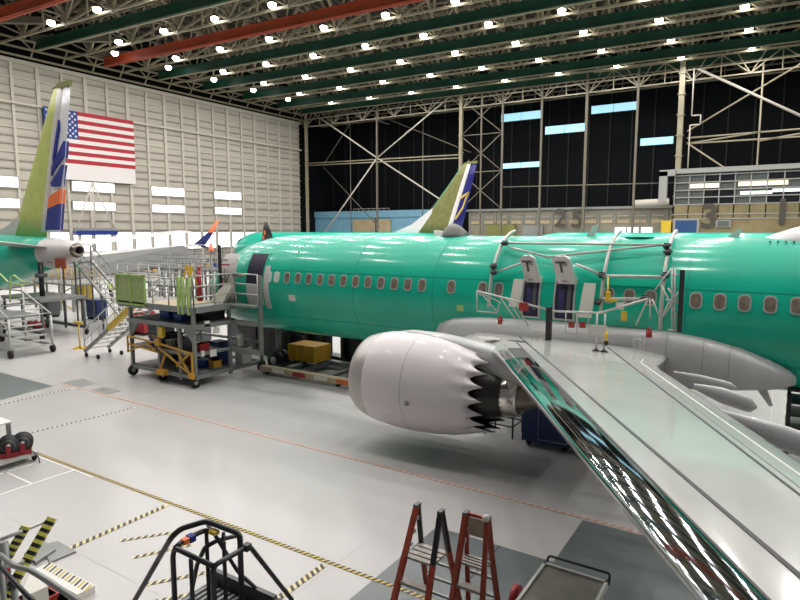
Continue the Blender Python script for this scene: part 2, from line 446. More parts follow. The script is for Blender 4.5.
# ------------------------------------------------------------------ back bracing frame
def S_(x, z, y=67): return S(x, y, z)
colspec = [(-58.6, .32, 'left end by the cream wall corner'), (-46.3, .2, 'middle of the big crossed brace'), (-33.9, .36, 'right end of the big crossed brace'),
           (-31.2, .16, 'just right of the wide column by the far tail fin'), (-28.5, .2, 'left of the blue daylight windows'), (-23.8, .2, 'between the first two blue windows'),
           (-18.8, .26, 'beside the high blue window, left of it'), (-13.6, .22, 'right of the high blue window'), (-9.45, .5, 'widest, at the left end of the glazed office')]
for x, wd, where in colspec:
    t = MB(); t.bb(S_(x - wd / 2, 0, 67 - wd / 2), S_(x + wd / 2, 22.3, 67 + wd / 2), 'beige' if wd > .3 else 'dbeige')
    if wd > .3:
        for zz in range(3, 22, 2): t.bb(S_(x - wd * .7, zz, 67 - wd * .7), S_(x + wd * .7, zz + .08, 67 + wd * .7), 'beige')
    tag(t.build('steel_column'), 'tall steel column in the back bracing, ' + where, 'column', 'back bracing columns')
def brace(segs, label, r=.09, m='beige', y=67):
    t = MB()
    for a, b_ in segs: t.tube(S(a[0], y, a[1]), S(b_[0], y, b_[1]), r * K, m, 6)
    return tag(t.build('cross_brace'), label, 'brace')
brace([((-58.4, 15.2), (-33.9, 14.8)), ((-58.4, 14.9), (-33.9, 14.4))], 'horizontal double pipe across the big crossed brace at the back', .08)
brace([((-57.4, 22.2), (-46.3, 15.2)), ((-46.3, 15.2), (-35.2, 22.0)), ((-57.6, 3), (-46.3, 15.2)), ((-46.3, 15.2), (-34.2, 8.0))], 'big pale crossed brace centred between two columns at the back', .1, 'rib')
brace([((-58, 15.2), (-52, 21.8)), ((-52, 21.8), (-46.3, 20)), ((-58, 14.9), (-48, 6)), ((-46.3, 20.6), (-34, 15.4)), ((-42, 6), (-34.2, 14.5)), ((-53, 1), (-53, 21)), ((-41, 1), (-41, 21))], 'darker thin bracing behind the big pale cross', .07, 'dbeige', 70)
brace([((-33.9, 21.3), (-28.5, 17)), ((-28.5, 21.3), (-33.9, 17)), ((-33.9, 17), (-28.5, 12.6)), ((-28.5, 17), (-33.9, 12.6)), ((-33.9, 12.6), (-28.5, 8.2)), ((-28.5, 12.6), (-33.9, 8.2)), ((-33.9, 17), (-28.5, 17)), ((-33.9, 12.6), (-28.5, 12.6))], 'narrow ladder of crossed braces just above the far tail fin', .06, 'dbeige')
brace([((-28.5, 10.7), (-9.5, 10.4)), ((-28.5, 8.6), (-28.5, 10.7))], 'thin horizontal pipe under the blue daylight windows', .06, 'dbeige')
brace([((-8.1, 21.3), (2.5, 14.8)), ((2.5, 14.8), (12, 21.3))], 'pale thick brace sloping down to the right above the glazed office', .12, 'rib')
brace([((-8.8, 15.4), (1.0, 21.0)), ((-8.8, 14.3), (-2.5, 9.5)), ((-2.5, 9.5), (8, 16))], 'thinner brace rising to the right above the glazed office', .08)
brace([((-8.8, 14.75), (16, 14.9)), ((-8.8, 14.2), (16, 14.0)), ((-8.8, 14.2), (-2.5, 14.8)), ((-2.5, 14.0), (4, 14.8)), ((-2.6, 1), (-2.6, 21))], 'double horizontal pipe with lacing above the glazed office', .08)
brace([((-8.4, 21.3), (-8.4, 16.8)), ((-8.4, 16.8), (-7.6, 16.8)), ((-7.6, 16.8), (-7.6, 15.9)), ((-7.6, 15.9), (-8.5, 15.9)), ((-8.5, 15.9), (-8.5, 11.8))], 'white pipe with a square jog beside the widest column', .06, 'rib', 66.5)
t = MB()
for yy, zb, zt in ((67, 20.3, 22.3), (71, 20.9, 22.6)):
    m = 'beige' if yy == 67 else 'dbeige'
    for zz in (zb, (zb + zt) / 2, zt): t.bar(S(-59, yy, zz), S(16, yy, zz), .13 * K, m)
    for i in range(15):
        x = -58.6 + i * 5.0
        for dx in (-2.5, 2.5, -1.2, 1.2): t.bar(S(x, yy, zb), S(x + dx, yy, zt), .09 * K, m)
        t.bar(S(x + 2.5, yy, zb), S(x + 2.5, yy, zt), .09 * K, m)
        if yy == 67: t.bar(S(x, 67, zb), S(x + 2.5, 71, 20.9), .08 * K, m)
tag(t.build('roof_truss'), 'deep laced truss over the blue daylight windows along the back', 'truss')
# low service room fronts along the back
r0 = thing('blue_wall_panel', S(-48, 72, .1), 'light blue partition behind the far tail fin, left of it', 'partition')
t = MB(); t.bb(S(-61.4, 71.5, 1.22), S(-37.5, 72, 8.35), 'bluewall'); t.bb(S(-61.4, 71.3, 7.5), S(-37.4, 71.5, 8.45), 'bluewall'); t.build('panel', r0)
t = MB(); t.bb(S(-53.6, 71.2, 4.5), S(-47, 71.5, 7.2), 'tan'); t.bb(S(-49.5, 71.1, 4.5), S(-49.2, 71.25, 7.4), 'seam'); t.build('hatch', r0)
t = MB()
for i in range(8): t.tube(S(-53.5 + i * .9, 71.3, 8.35), S(-53.5 + i * .9, 71.3, 8.75), .03, 'alu', 5)
t.tube(S(-53.5, 71.3, 8.75), S(-47.2, 71.3, 8.75), .05, 'alu', 5); t.build('handrail', r0)
r0 = thing('service_building', S(-21, 70, .1), 'long low beige building front with dark number 25', 'building')
t = MB(); t.bb(S(-33.3, 68.2, 1.22), S(-10, 70, 8.0), 'office'); t.bb(S(-33.5, 67.9, 7.95), S(-9.9, 70, 8.2), 'greyp')
for i in range(14):
    x = -33.2 + i * 1.75
    t.bb(S(x, 68.1, 3), S(x + .1, 68.2, 8), 'greyp')
    t.bb(S(x + .3, 68.13, 6.4), S(x + 1.5, 68.2, 6.75), 'tan'); t.bb(S(x + .3, 68.13, 7.1), S(x + 1.5, 68.2, 7.25), 'frame')
t.build('wall_panel', r0)
text('2', 2.1 * K * 1.35, 'digit', S(-21.6, 67.7, 6.9), (1, 0, 0), (0, 0, 1), r0, 'digit'); text('5', 2.1 * K * 1.35, 'digit', S(-19.7, 67.7, 6.85), (1, 0, 0), (0, 0, 1), r0, 'digit')
t = MB()
for x in (-15.6, -14.3, -12.9): t.bb(S(x, 68.0, 5.3), S(x + 1.1, 68.15, 5.95), 'cool')
t.build('lit_window', r0)
t = MB(); t.bb(S(-30.5, 67.6, 5), S(-27, 68.1, 6.3), 'olive'); t.bb(S(-26, 67.7, 5), S(-23.6, 68.1, 6.2), 'greyp'); t.build('cabinet_front', r0)
r0 = thing('glazed_office', S(1, 69, .1), 'two-storey glazed office with dark number 3 at the back right', 'building')
t = MB(); t.bb(S(-9.6, 66.2, 1.22), S(16, 71, 8.1), 'office2'); t.bb(S(-9.6, 66.4, 8.1), S(16, 71, 11.3), 'glass'); t.bb(S(-9.8, 65.9, 11.2), S(16.2, 71.2, 11.65), 'frame')
t.build('wall_panel', r0)
t = MB()
for i in range(20):
    x = -9.55 + i * 1.32; t.bb(S(x - .05, 66.2, 6.8), S(x + .05, 66.35, 11.2), 'frame')
for zz in (11.0, 10.3, 9.55, 8.85, 8.15, 7.2, 6.75): t.bb(S(-9.6, 66.15, zz - .05), S(16, 66.35, zz + .05), 'frame')
t.bb(S(-9.6, 66.2, 7.2), S(16, 66.32, 8.1), 'office')
t.build('mullion_grid', r0)
for i in (2, 3, 6, 7, 10, 11, 14, 15):
    x = -9.55 + i * 1.32
    MB().bb(S(x, 66.3, 10.35), S(x + 1.3, 66.39, 11.0), 'glassd').build('dark_pane', r0); MB().bb(S(x, 66.3, 8.2), S(x + 1.3, 66.39, 9.5), 'glassd').build('dark_pane', r0)
for a, b_, zz in ((-8.2, -5.6, 9.75), (-4.0, 0, 9.8), (1.6, 7, 9.8)): MB().bb(S(a, 66.28, zz), S(b_, 66.38, zz + .42), 'warm').build('lit_pane', r0)
for a, b_, zz in ((-3.8, -1.2, 9.0), (-1.2, 3.5, 9.15)): MB().bb(S(a, 66.28, zz), S(b_, 66.38, zz + .3), 'cool').build('lit_pane', r0)
t = MB(); t.bb(S(-9.3, 65.95, 4), S(-7.35, 66.15, 6.6), 'bluedoor'); t.bb(S(-9.5, 65.98, 4), S(-7.15, 66.13, 6.75), 'frame'); t.build('blue_shutter', r0)
t = MB(); t.bb(S(-5.7, 66, 5.9), S(-4.4, 66.18, 6.6), 'frame'); t.bb(S(-5.55, 65.95, 6.0), S(-4.55, 66.1, 6.5), 'glass'); t.build('small_window', r0)
t = MB(); t.bb(S(-10.6, 65.9, 4.5), S(-9.7, 66.3, 6.6), 'yellow'); t.build('yellow_panel', r0)
text('3', 4.2, 'digit', S(-6.3, 66.05, 6.9), (1, 0, 0), (0, 0, 1), r0, 'digit'); text('1', 4.2, 'digit', S(-.3, 66.05, 7.2), (1, 0, 0), (0, 0, 1), r0, 'digit')
r0 = thing('air_duct', S(-11, 66, 8.5), 'fat silver air duct bending beside the glazed office', 'duct')
t = MB(); t.bb(S(-10.95, 65.6, 8.4), S(-10.2, 66.2, 11.45), 'frame'); t.bb(S(-10.95, 65.6, 11.0), S(-9.5, 66.2, 11.6), 'frame'); t.build('riser', r0)
t = MB(); t.tube(S(-13.2, 66, 8.4), S(-10, 66, 8.5), .33 * K, 'rib', 14); t.build('pipe', r0)

# ------------------------------------------------------------------ flag
f = MB(); X0 = -59.35
def fl(y0, y1, z0, z1, m, dx=0):
    y0 *= .9925; y1 *= .9925; z0 = EYE + (z0 - EYE) * .9925; z1 = EYE + (z1 - EYE) * .9925
    f.bb(S(X0 - .05, y0, z0), S(X0 + .05 + dx, y1, z1), m)
zt, zb, yl, yr, yc_ = 17.28, 12.2, 31.1, 40.45, 34.35
for i in range(13):
    h_ = (zt - zb) / 13; fl(yl if i > 6 else yc_, yr, zt - (i + 1) * h_, zt - i * h_, 'flagred' if i % 2 == 0 else 'flagwhite')
hc = (zt - zb) * 7 / 13; fl(yl, yc_, zt - hc, zt, 'flagblue')
for rr in range(9):
    for cc in range(6 if rr % 2 == 0 else 5):
        cy = yl + (yc_ - yl) * (cc * 2 + (1 if rr % 2 == 0 else 2)) / 12; cz = zt - hc * (rr + 1) / 10
        pts = []
        for q in range(10):
            a = PI / 2 + q * PI / 5; rad = .16 if q % 2 == 0 else .065
            pts.append(S(X0 + .06, (cy + rad * math.cos(a)) * .9925, EYE + (cz + rad * math.sin(a) - EYE) * .9925))
        f.prism(pts, (.02, 0, 0), 'flagwhite')
tag(f.build('flag'), 'large striped flag with white stars hung flat on the cream wall', 'flag')
f = MB(); fl(32.8, 40.4, 10.6, 12.18, 'flagwhite'); tag(f.build('white_board'), 'plain white board fixed on the wall just under the flag', 'board')
r0 = thing('hoist_frame', S(-58, 34.5, 5.1), 'white tripod hoist with dark blue bar against the left wall', 'hoist')
t = MB()
for q in ((32.4, 5.5), (36.6, 5.5), (34.4, 5.5)): t.tube(S(-58, 34.45, 10.3), S(-57.8, q[0], q[1]), .1, 'rib', 6)
t.build('leg', r0)
t = MB(); t.bb(S(-58.3, 32.4, 5.15), S(-57.7, 36.7, 5.6), 'royal'); t.bb(S(-58.3, 32.4, 5.6), S(-57.7, 36.7, 5.85), 'greyp'); t.build('beam', r0)
t = MB(); t.bb(S(-58.2, 32.8, 1.25), S(-57.9, 33, 5.2), 'rib'); t.bb(S(-58.2, 36.2, 1.25), S(-57.9, 36.4, 5.2), 'rib'); t.build('post', r0)

# ------------------------------------------------------------------ airliners
NF = 40
def fus_ring(x, hw, hh, yc, zc): return [(x, yc + hw * math.cos(2 * PI * j / NF), zc + hh * math.sin(2 * PI * j / NF)) for j in range(NF)]
NOSE = [(0, .05, .05, 2.95), (.15, .38, .36, 2.97), (.5, .78, .72, 3.02), (1.1, 1.15, 1.08, 3.12), (1.9, 1.45, 1.42, 3.24), (2.7, 1.64, 1.66, 3.35), (3.6, 1.79, 1.82, 3.44), (4.6, 1.87, 1.89, 3.5), (5.2, 1.88, 1.9, 3.5)]
TAIL = [(12, 1.88, 1.9, 3.5), (10, 1.82, 1.8, 3.6), (8, 1.66, 1.58, 3.80), (6, 1.4, 1.28, 4.03), (4, 1.12, 1.03, 4.22), (2.5, .92, .84, 4.36), (1.3, .78, .7, 4.42), (.6, .60, .55, 4.48), (0, .40, .38, 4.53)]
def fuselage(root, nx, tx, yc, m, radome=True, tailcone=3.2):
    st = [(nx + a, b, c_, d) for a, b, c_, d in NOSE]
    x = nx + 6
    while x < tx - 12.5: st.append((x, FR, FH, FZ)); x += 3
    st += [(tx - a, b, c_, d) for a, b, c_, d in TAIL]
    a = [s for s in st if s[0] <= nx + 1.1 + 1e-6]; bdy = [s for s in st if nx + 1.1 - 1e-6 <= s[0] <= tx - 2.5 + 1e-6]; tl = [s for s in st if s[0] >= tx - 2.5 - 1e-6]
    o = MB().rings([fus_ring(s[0], s[1], s[2], yc, s[3]) for s in bdy], m, caps=(True, True)).build('fuselage', root)
    MB().rings([fus_ring(s[0], s[1], s[2], yc, s[3]) for s in a], 'cone', caps=(True, False)).build('nose_cone', root)
    MB().rings([fus_ring(s[0], s[1], s[2], yc, s[3]) for s in tl], 'cone', caps=(False, False)).build('tail_cone', root)
    t = MB().rings([fus_ring(tx + a_, b_, b_ * .95, yc, 4.53) for a_, b_ in ((-.02, .36), (.22, .3), (.24, .22), (-.3, .2))], ['titan', 'titan', 'seam'], caps=(False, True)).build('exhaust', root)
    return o
def foil(p_le, p_te, th, n=10, up=(0, 0, 1), side=None):
    """closed airfoil loop from leading to trailing edge points; thickness along up"""
    a = Vector(p_le); b = Vector(p_te); u = Vector(up); pts = []
    for i in range(n + 1):
        s = (1 - math.cos(PI * i / n)) / 2; t = th * 2.6 * (math.sqrt(s) * .6 - .24 * s - .36 * s ** 2) + .004
        pts.append(a + (b - a) * s + u * t)
    for i in range(n - 1, 0, -1):
        s = (1 - math.cos(PI * i / n)) / 2; t = th * 2.6 * (math.sqrt(s) * .6 - .24 * s - .36 * s ** 2) + .004
        pts.append(a + (b - a) * s - u * t)
    return pts
def fin(root, tx, yc, liv):
    """vertical fin standing on the tail; root of coordinates at the tail end"""
    up = (0, 1, 0)
    zr, zt_ = 5.2, 12.9
    ex = liv.get('extra', 0)
    def le(z): return tx - 6.6 - ex * (1 - (z - 5.9) / 8) + (z - 5.9) * (5.0 / 7.2)
    def te(z): return tx - 2.0 + (z - 5.45) * (1.85 / 7.5)
    def rl(z): return te(z) - (1.35 - (z - 5.45) * .085)      # rudder hinge
    def strip(z0, z1, fa, fb, th, m, name, parent):
        r = []
        for i in range(7):
            z = z0 + (z1 - z0) * i / 6; r.append([Vector(p) for p in foil((fa(z), yc, z), (fb(z), yc, z), th * (1 - .45 * (z - 5) / 8), 8, up)])
        return MB().rings(r, m).build(name, parent)
    o = strip(zr, zt_, le, rl, .24, liv['fin'], 'fin', root)
    # metal leading edge band and tip
    strip(zr, zt_, lambda z: le(z) - .03, lambda z: le(z) + .14, .07, liv['edge'], 'leading_edge', o)
    t = MB(); t.prism([(le(zt_) - .1, yc - .07, zt_), (te(zt_), yc - .07, zt_), (te(zt_) + .1, yc - .07, zt_ + .28), (le(zt_) + .6, yc - .07, zt_ + .26), (le(zt_) + .2, yc - .07, zt_ + .14)], (0, .14, 0), liv['tip']); t.build('fin_tip', o)
    strip(zr + .3, zt_, lambda z: rl(z) - .55, lambda z: rl(z) - .01, .21, liv['strip'], 'hinge_fairing', o)
    strip(zr + .3, zt_, lambda z: rl(z) + .02, te, .13, liv['rudder'], 'rudder', root)
    d = MB(); pts = [(tx - 10.6, 5.36), (tx - 8.2, 5.62), (le(6.3) + .1, 6.35), (le(6.0) + 1, 5.2), (tx - 10, 5.1)]
    pts = pts if not ex else [(tx - 11, 5.38), (tx - 8.5, 6.3), (le(8.2) + .02, 8.2), (le(6.0) + 1, 5.2), (tx - 10, 5.1)]
    d.prism([(x, yc - .09, z) for x, z in pts], (0, .18, 0), liv['dorsal']); d.build('dorsal_fin', root)
    return le, te, rl
def rudder_patch(rud, yc, poly, m):
    """painted shape on the near side of rudder, skin-thin"""
    MB().prism([(x, yc - .155, z) for x, z in poly], (0, .31, 0), m).build('paint_band', rud)

# plane ahead in the same line, only its tail and far wing in view
P1 = thing('airliner', (-50, FY, 0), 'green unpainted airliner at left edge, its tail fin before the flag', 'airliner')
fuselage(P1, -70, -31.5, FY, 'teal')
liv1 = dict(fin='chrom', edge='chrom', tip='olive', strip='cone', rudder='white', dorsal='cone')
le1, te1, rl1 = fin(P1, -31, FY, liv1)
rud = [o for o in P1.children if o.name.startswith('rudder')][0]
def rp(z, s): return (rl1(z) + .06 + (te1(z) - rl1(z) - .1) * s, z)
rudder_patch(rud, FY, [rp(5.6, 0), rp(5.6, 1), rp(7.0, 1), rp(6.75, 0)], 'royal')
rudder_patch(rud, FY, [rp(6.75, 0), rp(7.0, 1), rp(7.75, 1), rp(7.4, 0)], 'orange')
rudder_patch(rud, FY, [rp(11.3, .12), rp(9.4, -.08), rp(9.0, .12), rp(10.9, .32)], 'royal')
rudder_patch(rud, FY, [rp(8.5, -.05), rp(9.0, -.05), rp(10.2, 1), rp(9.4, 1)], 'royal')
rudder_patch(rud, FY, [rp(7.9, .2), rp(8.1, 0), rp(9.0, 1), rp(7.9, .85)], 'royal')
MB().rings([foil((-36.6, 16.9, 4.75), (-33.0, 16.9, 4.7), .2), foil((-32.8, 10.5, 5.55), (-31.2, 10.5, 5.5), .1)], 'cone').build('stabilizer', P1)
MB().rings([foil((-36.6, 18.4, 4.75), (-33.0, 18.4, 4.7), .2), foil((-32.8, 24.9, 5.55), (-31.2, 24.9, 5.5), .1)], 'white').build('stabilizer', P1)
t = MB(); t.prism([(-38.6, 16.95 - .0, 4.3), (-36.2, 16.9, 4.4), (-34.2, 17.0, 4.35), (-34.8, 17.0, 3.9), (-37.5, 16.9, 3.75)], (0, -.1, 0), 'cone'); t.build('root_fairing', P1)
t = MB(); t.prism([(-33.6, 17.12, 4.3), (-33.2, 17.12, 4.25), (-32.9, 17.2, 3.9), (-33.3, 17.15, 3.85)], (0, -.12, 0), 'olive'); t.build('access_door', P1)
MB().rings([foil((-57.5, 19.2, 2.6), (-49.8, 19.2, 2.5), .45), foil((-53.8, 24.5, 3.2), (-49.0, 24.5, 3.15), .28), foil((-44.4, 35.4, 4.35), (-42.7, 35.4, 4.35), .1)], 'fairing').build('wing', P1)
t = MB(); t.prism([(-50.0, 19.4, 2.55), (-48.2, 19.4, 1.1), (-42.2, 34.5, 2.9), (-43.4, 33.5, 4.2)], (0, 0, .12), 'flapgrey'); t.build('flap', P1)
w_ = MB(); w_.rings([foil((-44.4, 35.4, 4.35), (-42.8, 35.4, 4.35), .08, up=(0, 1, 0)), foil((-42.9, 35.75, 5.4), (-42.1, 35.75, 5.4), .05, up=(0, 1, 0)), foil((-42.0, 36.0, 6.45), (-41.6, 36.0, 6.45), .03, up=(0, 1, 0))], ['royal', 'orange']); w_.build('winglet', P1)
w_ = MB(); w_.rings([foil((-44.2, 35.4, 4.3), (-42.9, 35.4, 4.3), .06, up=(0, 1, 0)), foil((-42.7, 35.9, 3.9), (-42.2, 35.9, 3.9), .03, up=(0, 1, 0))], 'navy'); w_.build('lower_winglet', P1)
t = MB()
for i in range(2):
    x = -40 - i * 12
    for y in (14.6, 20.6): t.tube((x, y, 0), (x, y, .9), .12, 'dgrey', 8)
for x in (-41, -52):
    t.tube((x, 15, .9), (x, 20.2, .9), .1, 'dgrey', 8); t.tube((x, 17.65, .9), (x, 17.65, 1.75), .2, 'dgrey', 10)
t.build('jack_stand', P1)

# second line of airliners far behind
P2 = thing('airliner', (-48, 61, 0), 'far green airliner with olive and navy tail fin in second line', 'airliner')
fuselage(P2, -67.3, -28.5, 61, 'teal_far')
liv2 = dict(fin='olive', edge='teal_far', tip='olive', strip='white', rudder='navy', dorsal='white', extra=.9)
le2, te2, rl2 = fin(P2, -28.7, 61, liv2)
rud2 = [o for o in P2.children if o.name.startswith('rudder')][0]
def rp2(z, s): return (rl2(z) + .02 + (te2(z) - rl2(z)) * s, z)
rudder_patch(rud2, 61, [rp2(7.0, .05), rp2(8.2, .5), rp2(9.3, .6), rp2(9.8, .9), rp2(9.2, .75), rp2(8.0, .65), rp2(6.8, .2)], 'tape')
rudder_patch(rud2, 61, [rp2(9.3, -.1), rp2(9.9, .8), rp2(9.5, .6), rp2(9.0, .0)], 'tape')
MB().rings([foil((-54, 59.2, 2.6), (-46.6, 59.2, 2.5), .45), foil((-50.5, 54, 3.2), (-45.6, 54, 3.15), .28), foil((-43.6, 43, 4.55), (-41.9, 43, 4.55), .1)], 'wing').build('wing', P2)
MB().rings([foil((-43.7, 43, 4.5), (-41.9, 43, 4.5), .09, up=(0, 1, 0)), foil((-42.95, 42.7, 6.4), (-42.45, 42.7, 6.4), .04, up=(0, 1, 0))], 'black').build('winglet', P2)
t = MB(); t.bb((-43.3, 42.8, 4.7), (-43.1, 42.85, 5.1), 'orange'); t.bb((-43.1, 42.78, 5.2), (-42.9, 42.83, 5.6), 'orange'); t.build('tag', P2)
MB().rings([foil((-33.6, 60, 4.75), (-30.4, 60, 4.7), .2), foil((-30.2, 53.8, 5.6), (-28.8, 53.8, 5.5), .1)], 'cone').build('stabilizer', P2)
t = MB()
for s in (-1, 1):
    a = [(-66.0, 61 - s * .5, 3.9), (-65.4, 61 - s * 1.2, 4.0), (-64.6, 61 - s * 1.35, 4.3), (-64.4, 61 - s * .5, 4.75)]
    t.prism(a, (-.12, 0, .12), 'glassd')
t.build('cockpit_window', P2)
for gx in (-60, -46):
    t = MB(); t.tube((gx, 61, .5), (gx, 61, 1.7), .12, 'dgrey')
    for s in (-.4, .4): t.tube((gx, 61 + s - .15, .5), (gx, 61 + s + .15, .5), .5, 'rubber', 16)
    t.build('landing_gear', P2)
P3 = thing('airliner', (-4, 61, 0), 'far green airliner fuselage in second line, behind the overwing scaffold', 'airliner')
fuselage(P3, -24.2, 14.8, 61, 'teal_far')
for gx in (-18, -4):
    t = MB(); t.tube((gx, 61, .5), (gx, 61, 1.7), .12, 'dgrey')
    for s in (-.4, .4): t.tube((gx, 61 + s - .15, .5), (gx, 61 + s + .15, .5), .5, 'rubber', 16)
    t.build('landing_gear', P3)

# ---------------- the main airliner
NX, TX = -20.9, 18.0
P0 = thing('airliner', (-4, FY, 0), 'green unpainted airliner filling the middle, white engine and grey wing', 'airliner')
fus = fuselage(P0, NX, TX, FY, 'teal')
def sk(x, s, off=0.0):
    """point on the near skin: s = arc length above the widest line"""
    a = s / FR
    return Vector((x, FY - (FR + off) * math.cos(a), FZ + (FH + off) * math.sin(a)))
def sk_n(s): a = s / FR; return Vector((0, -math.cos(a), math.sin(a)))
def skin_poly(mb, poly, off, th, m):
    """curved plate on the skin from (x, arc) outline; columns follow the curve"""
    n = len(poly)
    mb.add([sk(x, s, off - th) for x, s in poly] + [sk(x, s, off) for x, s in poly],
           [tuple(range(n, 2 * n)), tuple(range(n))[::-1]] + [(i, (i + 1) % n, (i + 1) % n + n, i + n) for i in range(n)], m)
def skin_rect(mb, x0, x1, s0, s1, off, th, m, k=8):
    r = []
    for i in range(k + 1):
        s = s0 + (s1 - s0) * i / k
        r.append([sk(x0, s, off - th), sk(x1, s, off - th), sk(x1, s, off), sk(x0, s, off)])
    mb.rings(r, m, smooth=False)
def rrect(cx, cs, w, h, r, n=4):
    pts = []
    for qx, qy, a0 in ((1, 1, 0), (-1, 1, 90), (-1, -1, 180), (1, -1, 270)):
        for i in range(n + 1):
            a = math.radians(a0 + 90 * i / n)
            pts.append((cx + qx * (w / 2 - r) + r * math.cos(a), cs + qy * (h / 2 - r) + r * math.sin(a)))
    return pts
WS = FR * math.asin((3.9 - FZ) / FH)
P = .5056
for i in range(0, 38):
    x = -15.34 + P * i
    if i in (13, 15, 18, 19, 20, 21, 22, 26): continue
    f_ = MB(); skin_poly(f_, rrect(x, WS, .275, .40, .11), .02, .04, 'alu' if i else 'panew'); fo = f_.build('cabin_window', P0)
    f_ = MB(); skin_poly(f_, rrect(x, WS, .21, .32, .09), .028, .02, 'pane' if i else 'panew'); f_.build('window_pane', fo)
x = -15.34 - P * .75
f_ = MB(); skin_poly(f_, rrect(x, WS, .26, .40, .1), .02, .04, 'panew'); f_.build('cabin_window', P0)
# panel seams on the fuselage
f_ = MB()
for x in (-14.7, -11.9, -8.9, -1.9, 1.0): skin_rect(f_, x - .008, x + .008, -2.2, 2.9, .004, .01, 'teal_seam', 24)
for s in (.66, -1.1): f_.rings([[sk(x_, s - .008, .004), sk(x_, s + .008, .004), sk(x_, s + .008, -.02), sk(x_, s - .008, -.02)] for x_ in (-15.9, 4)], 'teal_seam', smooth=False)
f_.build('panel_seam', P0)
f_ = MB(); skin_rect(f_, -14.75, -14.45, -.42, -.2, .012, .02, 'cream', 2); f_.build('placard', P0)
f_ = MB(); skin_rect(f_, -8.05, -7.83, -.3, -.12, .012, .02, 'lime', 2); f_.build('placard', P0)
# forward entry door opening, frame and opened door
f_ = MB(); skin_rect(f_, -16.95, -15.95, -.75, 1.35, .012, .05, 'teal', 12); fo = f_.build('door_frame', P0)
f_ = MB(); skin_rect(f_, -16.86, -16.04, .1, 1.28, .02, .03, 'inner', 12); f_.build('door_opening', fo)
f_ = MB(); skin_rect(f_, -16.86, -16.04, -.68, .1, .02, .03, 'fairing', 6); f_.build('sill_cover', fo)
f_ = MB(); skin_rect(f_, -15.96, -15.72, -.8, .8, .02, .03, 'cone', 10); f_.build('door_frame', P0)
dr = []
for i in range(11):
    s = -.75 + 1.95 * i / 10; a = s / FR
    yy, zz = FY - .35 - FR * math.cos(a) + .05, FZ + .05 + FH * math.sin(a)
    inset = .06 if 0 < i < 10 else .14
    dr.append([(-18.05 + inset, yy, zz), (-17.2 - inset, yy, zz), (-17.2 - inset, yy + .1, zz), (-18.05 + inset, yy + .1, zz)])
do = MB().rings(dr, 'cone', smooth=False).build('entry_door', P0)
t = MB(); t.tube((-17.6, 15.42, 4.15), (-17.6, 15.42, 3.6), .04, 'titan'); t.tube((-17.9, 15.42, 4.3), (-17.35, 15.42, 4.3), .03, 'red'); t.tube((-17.85, 15.42, 4.0), (-17.6, 15.42, 3.6), .03, 'titan'); t.tube((-17.35, 15.42, 4.0), (-17.6, 15.42, 3.6), .03, 'titan')
t.tube((-17.3, 15.5, 3.9), (-16.9, 15.85, 3.9), .05, 'titan'); t.build('door_hinge', do)
# overwing exits: opening + raised hatch
for (u0, u1) in ((523, 542), (555, 577)):
    a = cyl(u0 + 1, 290); b_ = cyl(u1 - 3, 290)
    x0, x1 = a.x, b_.x; cx = (x0 + x1) / 2; wdt = x1 - x0
    f_ = MB(); skin_rect(f_, x0 - .05, x1 + .05, -.33, .83, .015, .05, 'alu', 8); fo = f_.build('exit_frame', P0)
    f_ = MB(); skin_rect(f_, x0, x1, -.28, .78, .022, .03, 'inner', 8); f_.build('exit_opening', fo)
    f_ = MB(); skin_rect(f_, x0 + .1, x0 + .24, -.2, .5, .03, .02, 'seat', 3); skin_rect(f_, x1 - .16, x1 - .06, -.1, .6, .03, .02, 'dgrey', 3); f_.build('seat_back', fo)
    hp = sk(cx, .66, .05); top = hp + Vector((-.10, -.14, .66)); ww = wdt / 2 + .05
    side = Vector((1, 0, 0)); upv = (top - hp); nrm = side.cross(upv).normalized()
    L = upv.length; upn = upv.normalized()
    pts = [hp + side * (ww - .02) , top + side * (ww - .08) , top + upn * .07 + side * (ww - .2), top + upn * .07 - side * (ww - .2), top - side * (ww - .08), hp - side * (ww - .12)]
    h_ = MB().prism(pts, nrm * .09, 'cone').build('exit_hatch', P0)
    MB().prism([hp + (q - hp) * 1.0 + upn * 0 for q in pts[:1]] + [pts[1], pts[2], pts[2] + side * .03 + upn * .03, pts[1] + side * .05, pts[0] + side * .05], nrm * .09, 'alu').build('hatch_seal', h_)
    text('T', .42, 'digit', hp + upn * (L * .66) + side * .0 + nrm * .098, (1, 0, 0), upn, h_, 'marking', .006)
    MB().prism([hp + upn * (L * .92) + side * .04 + nrm * .09, hp + upn * (L * .92) + side * .18 + nrm * .09, hp + upn * (L * .72) + side * .18 + nrm * .09, hp + upn * (L * .72) + side * .04 + nrm * .09], nrm * .01, 'greyp').build('notice', h_)
    MB().tube(hp + upn * .08 + nrm * .1 - side * .05, hp + upn * .08 + nrm * .1 + side * .1, .015, 'titan').build('latch', h_)
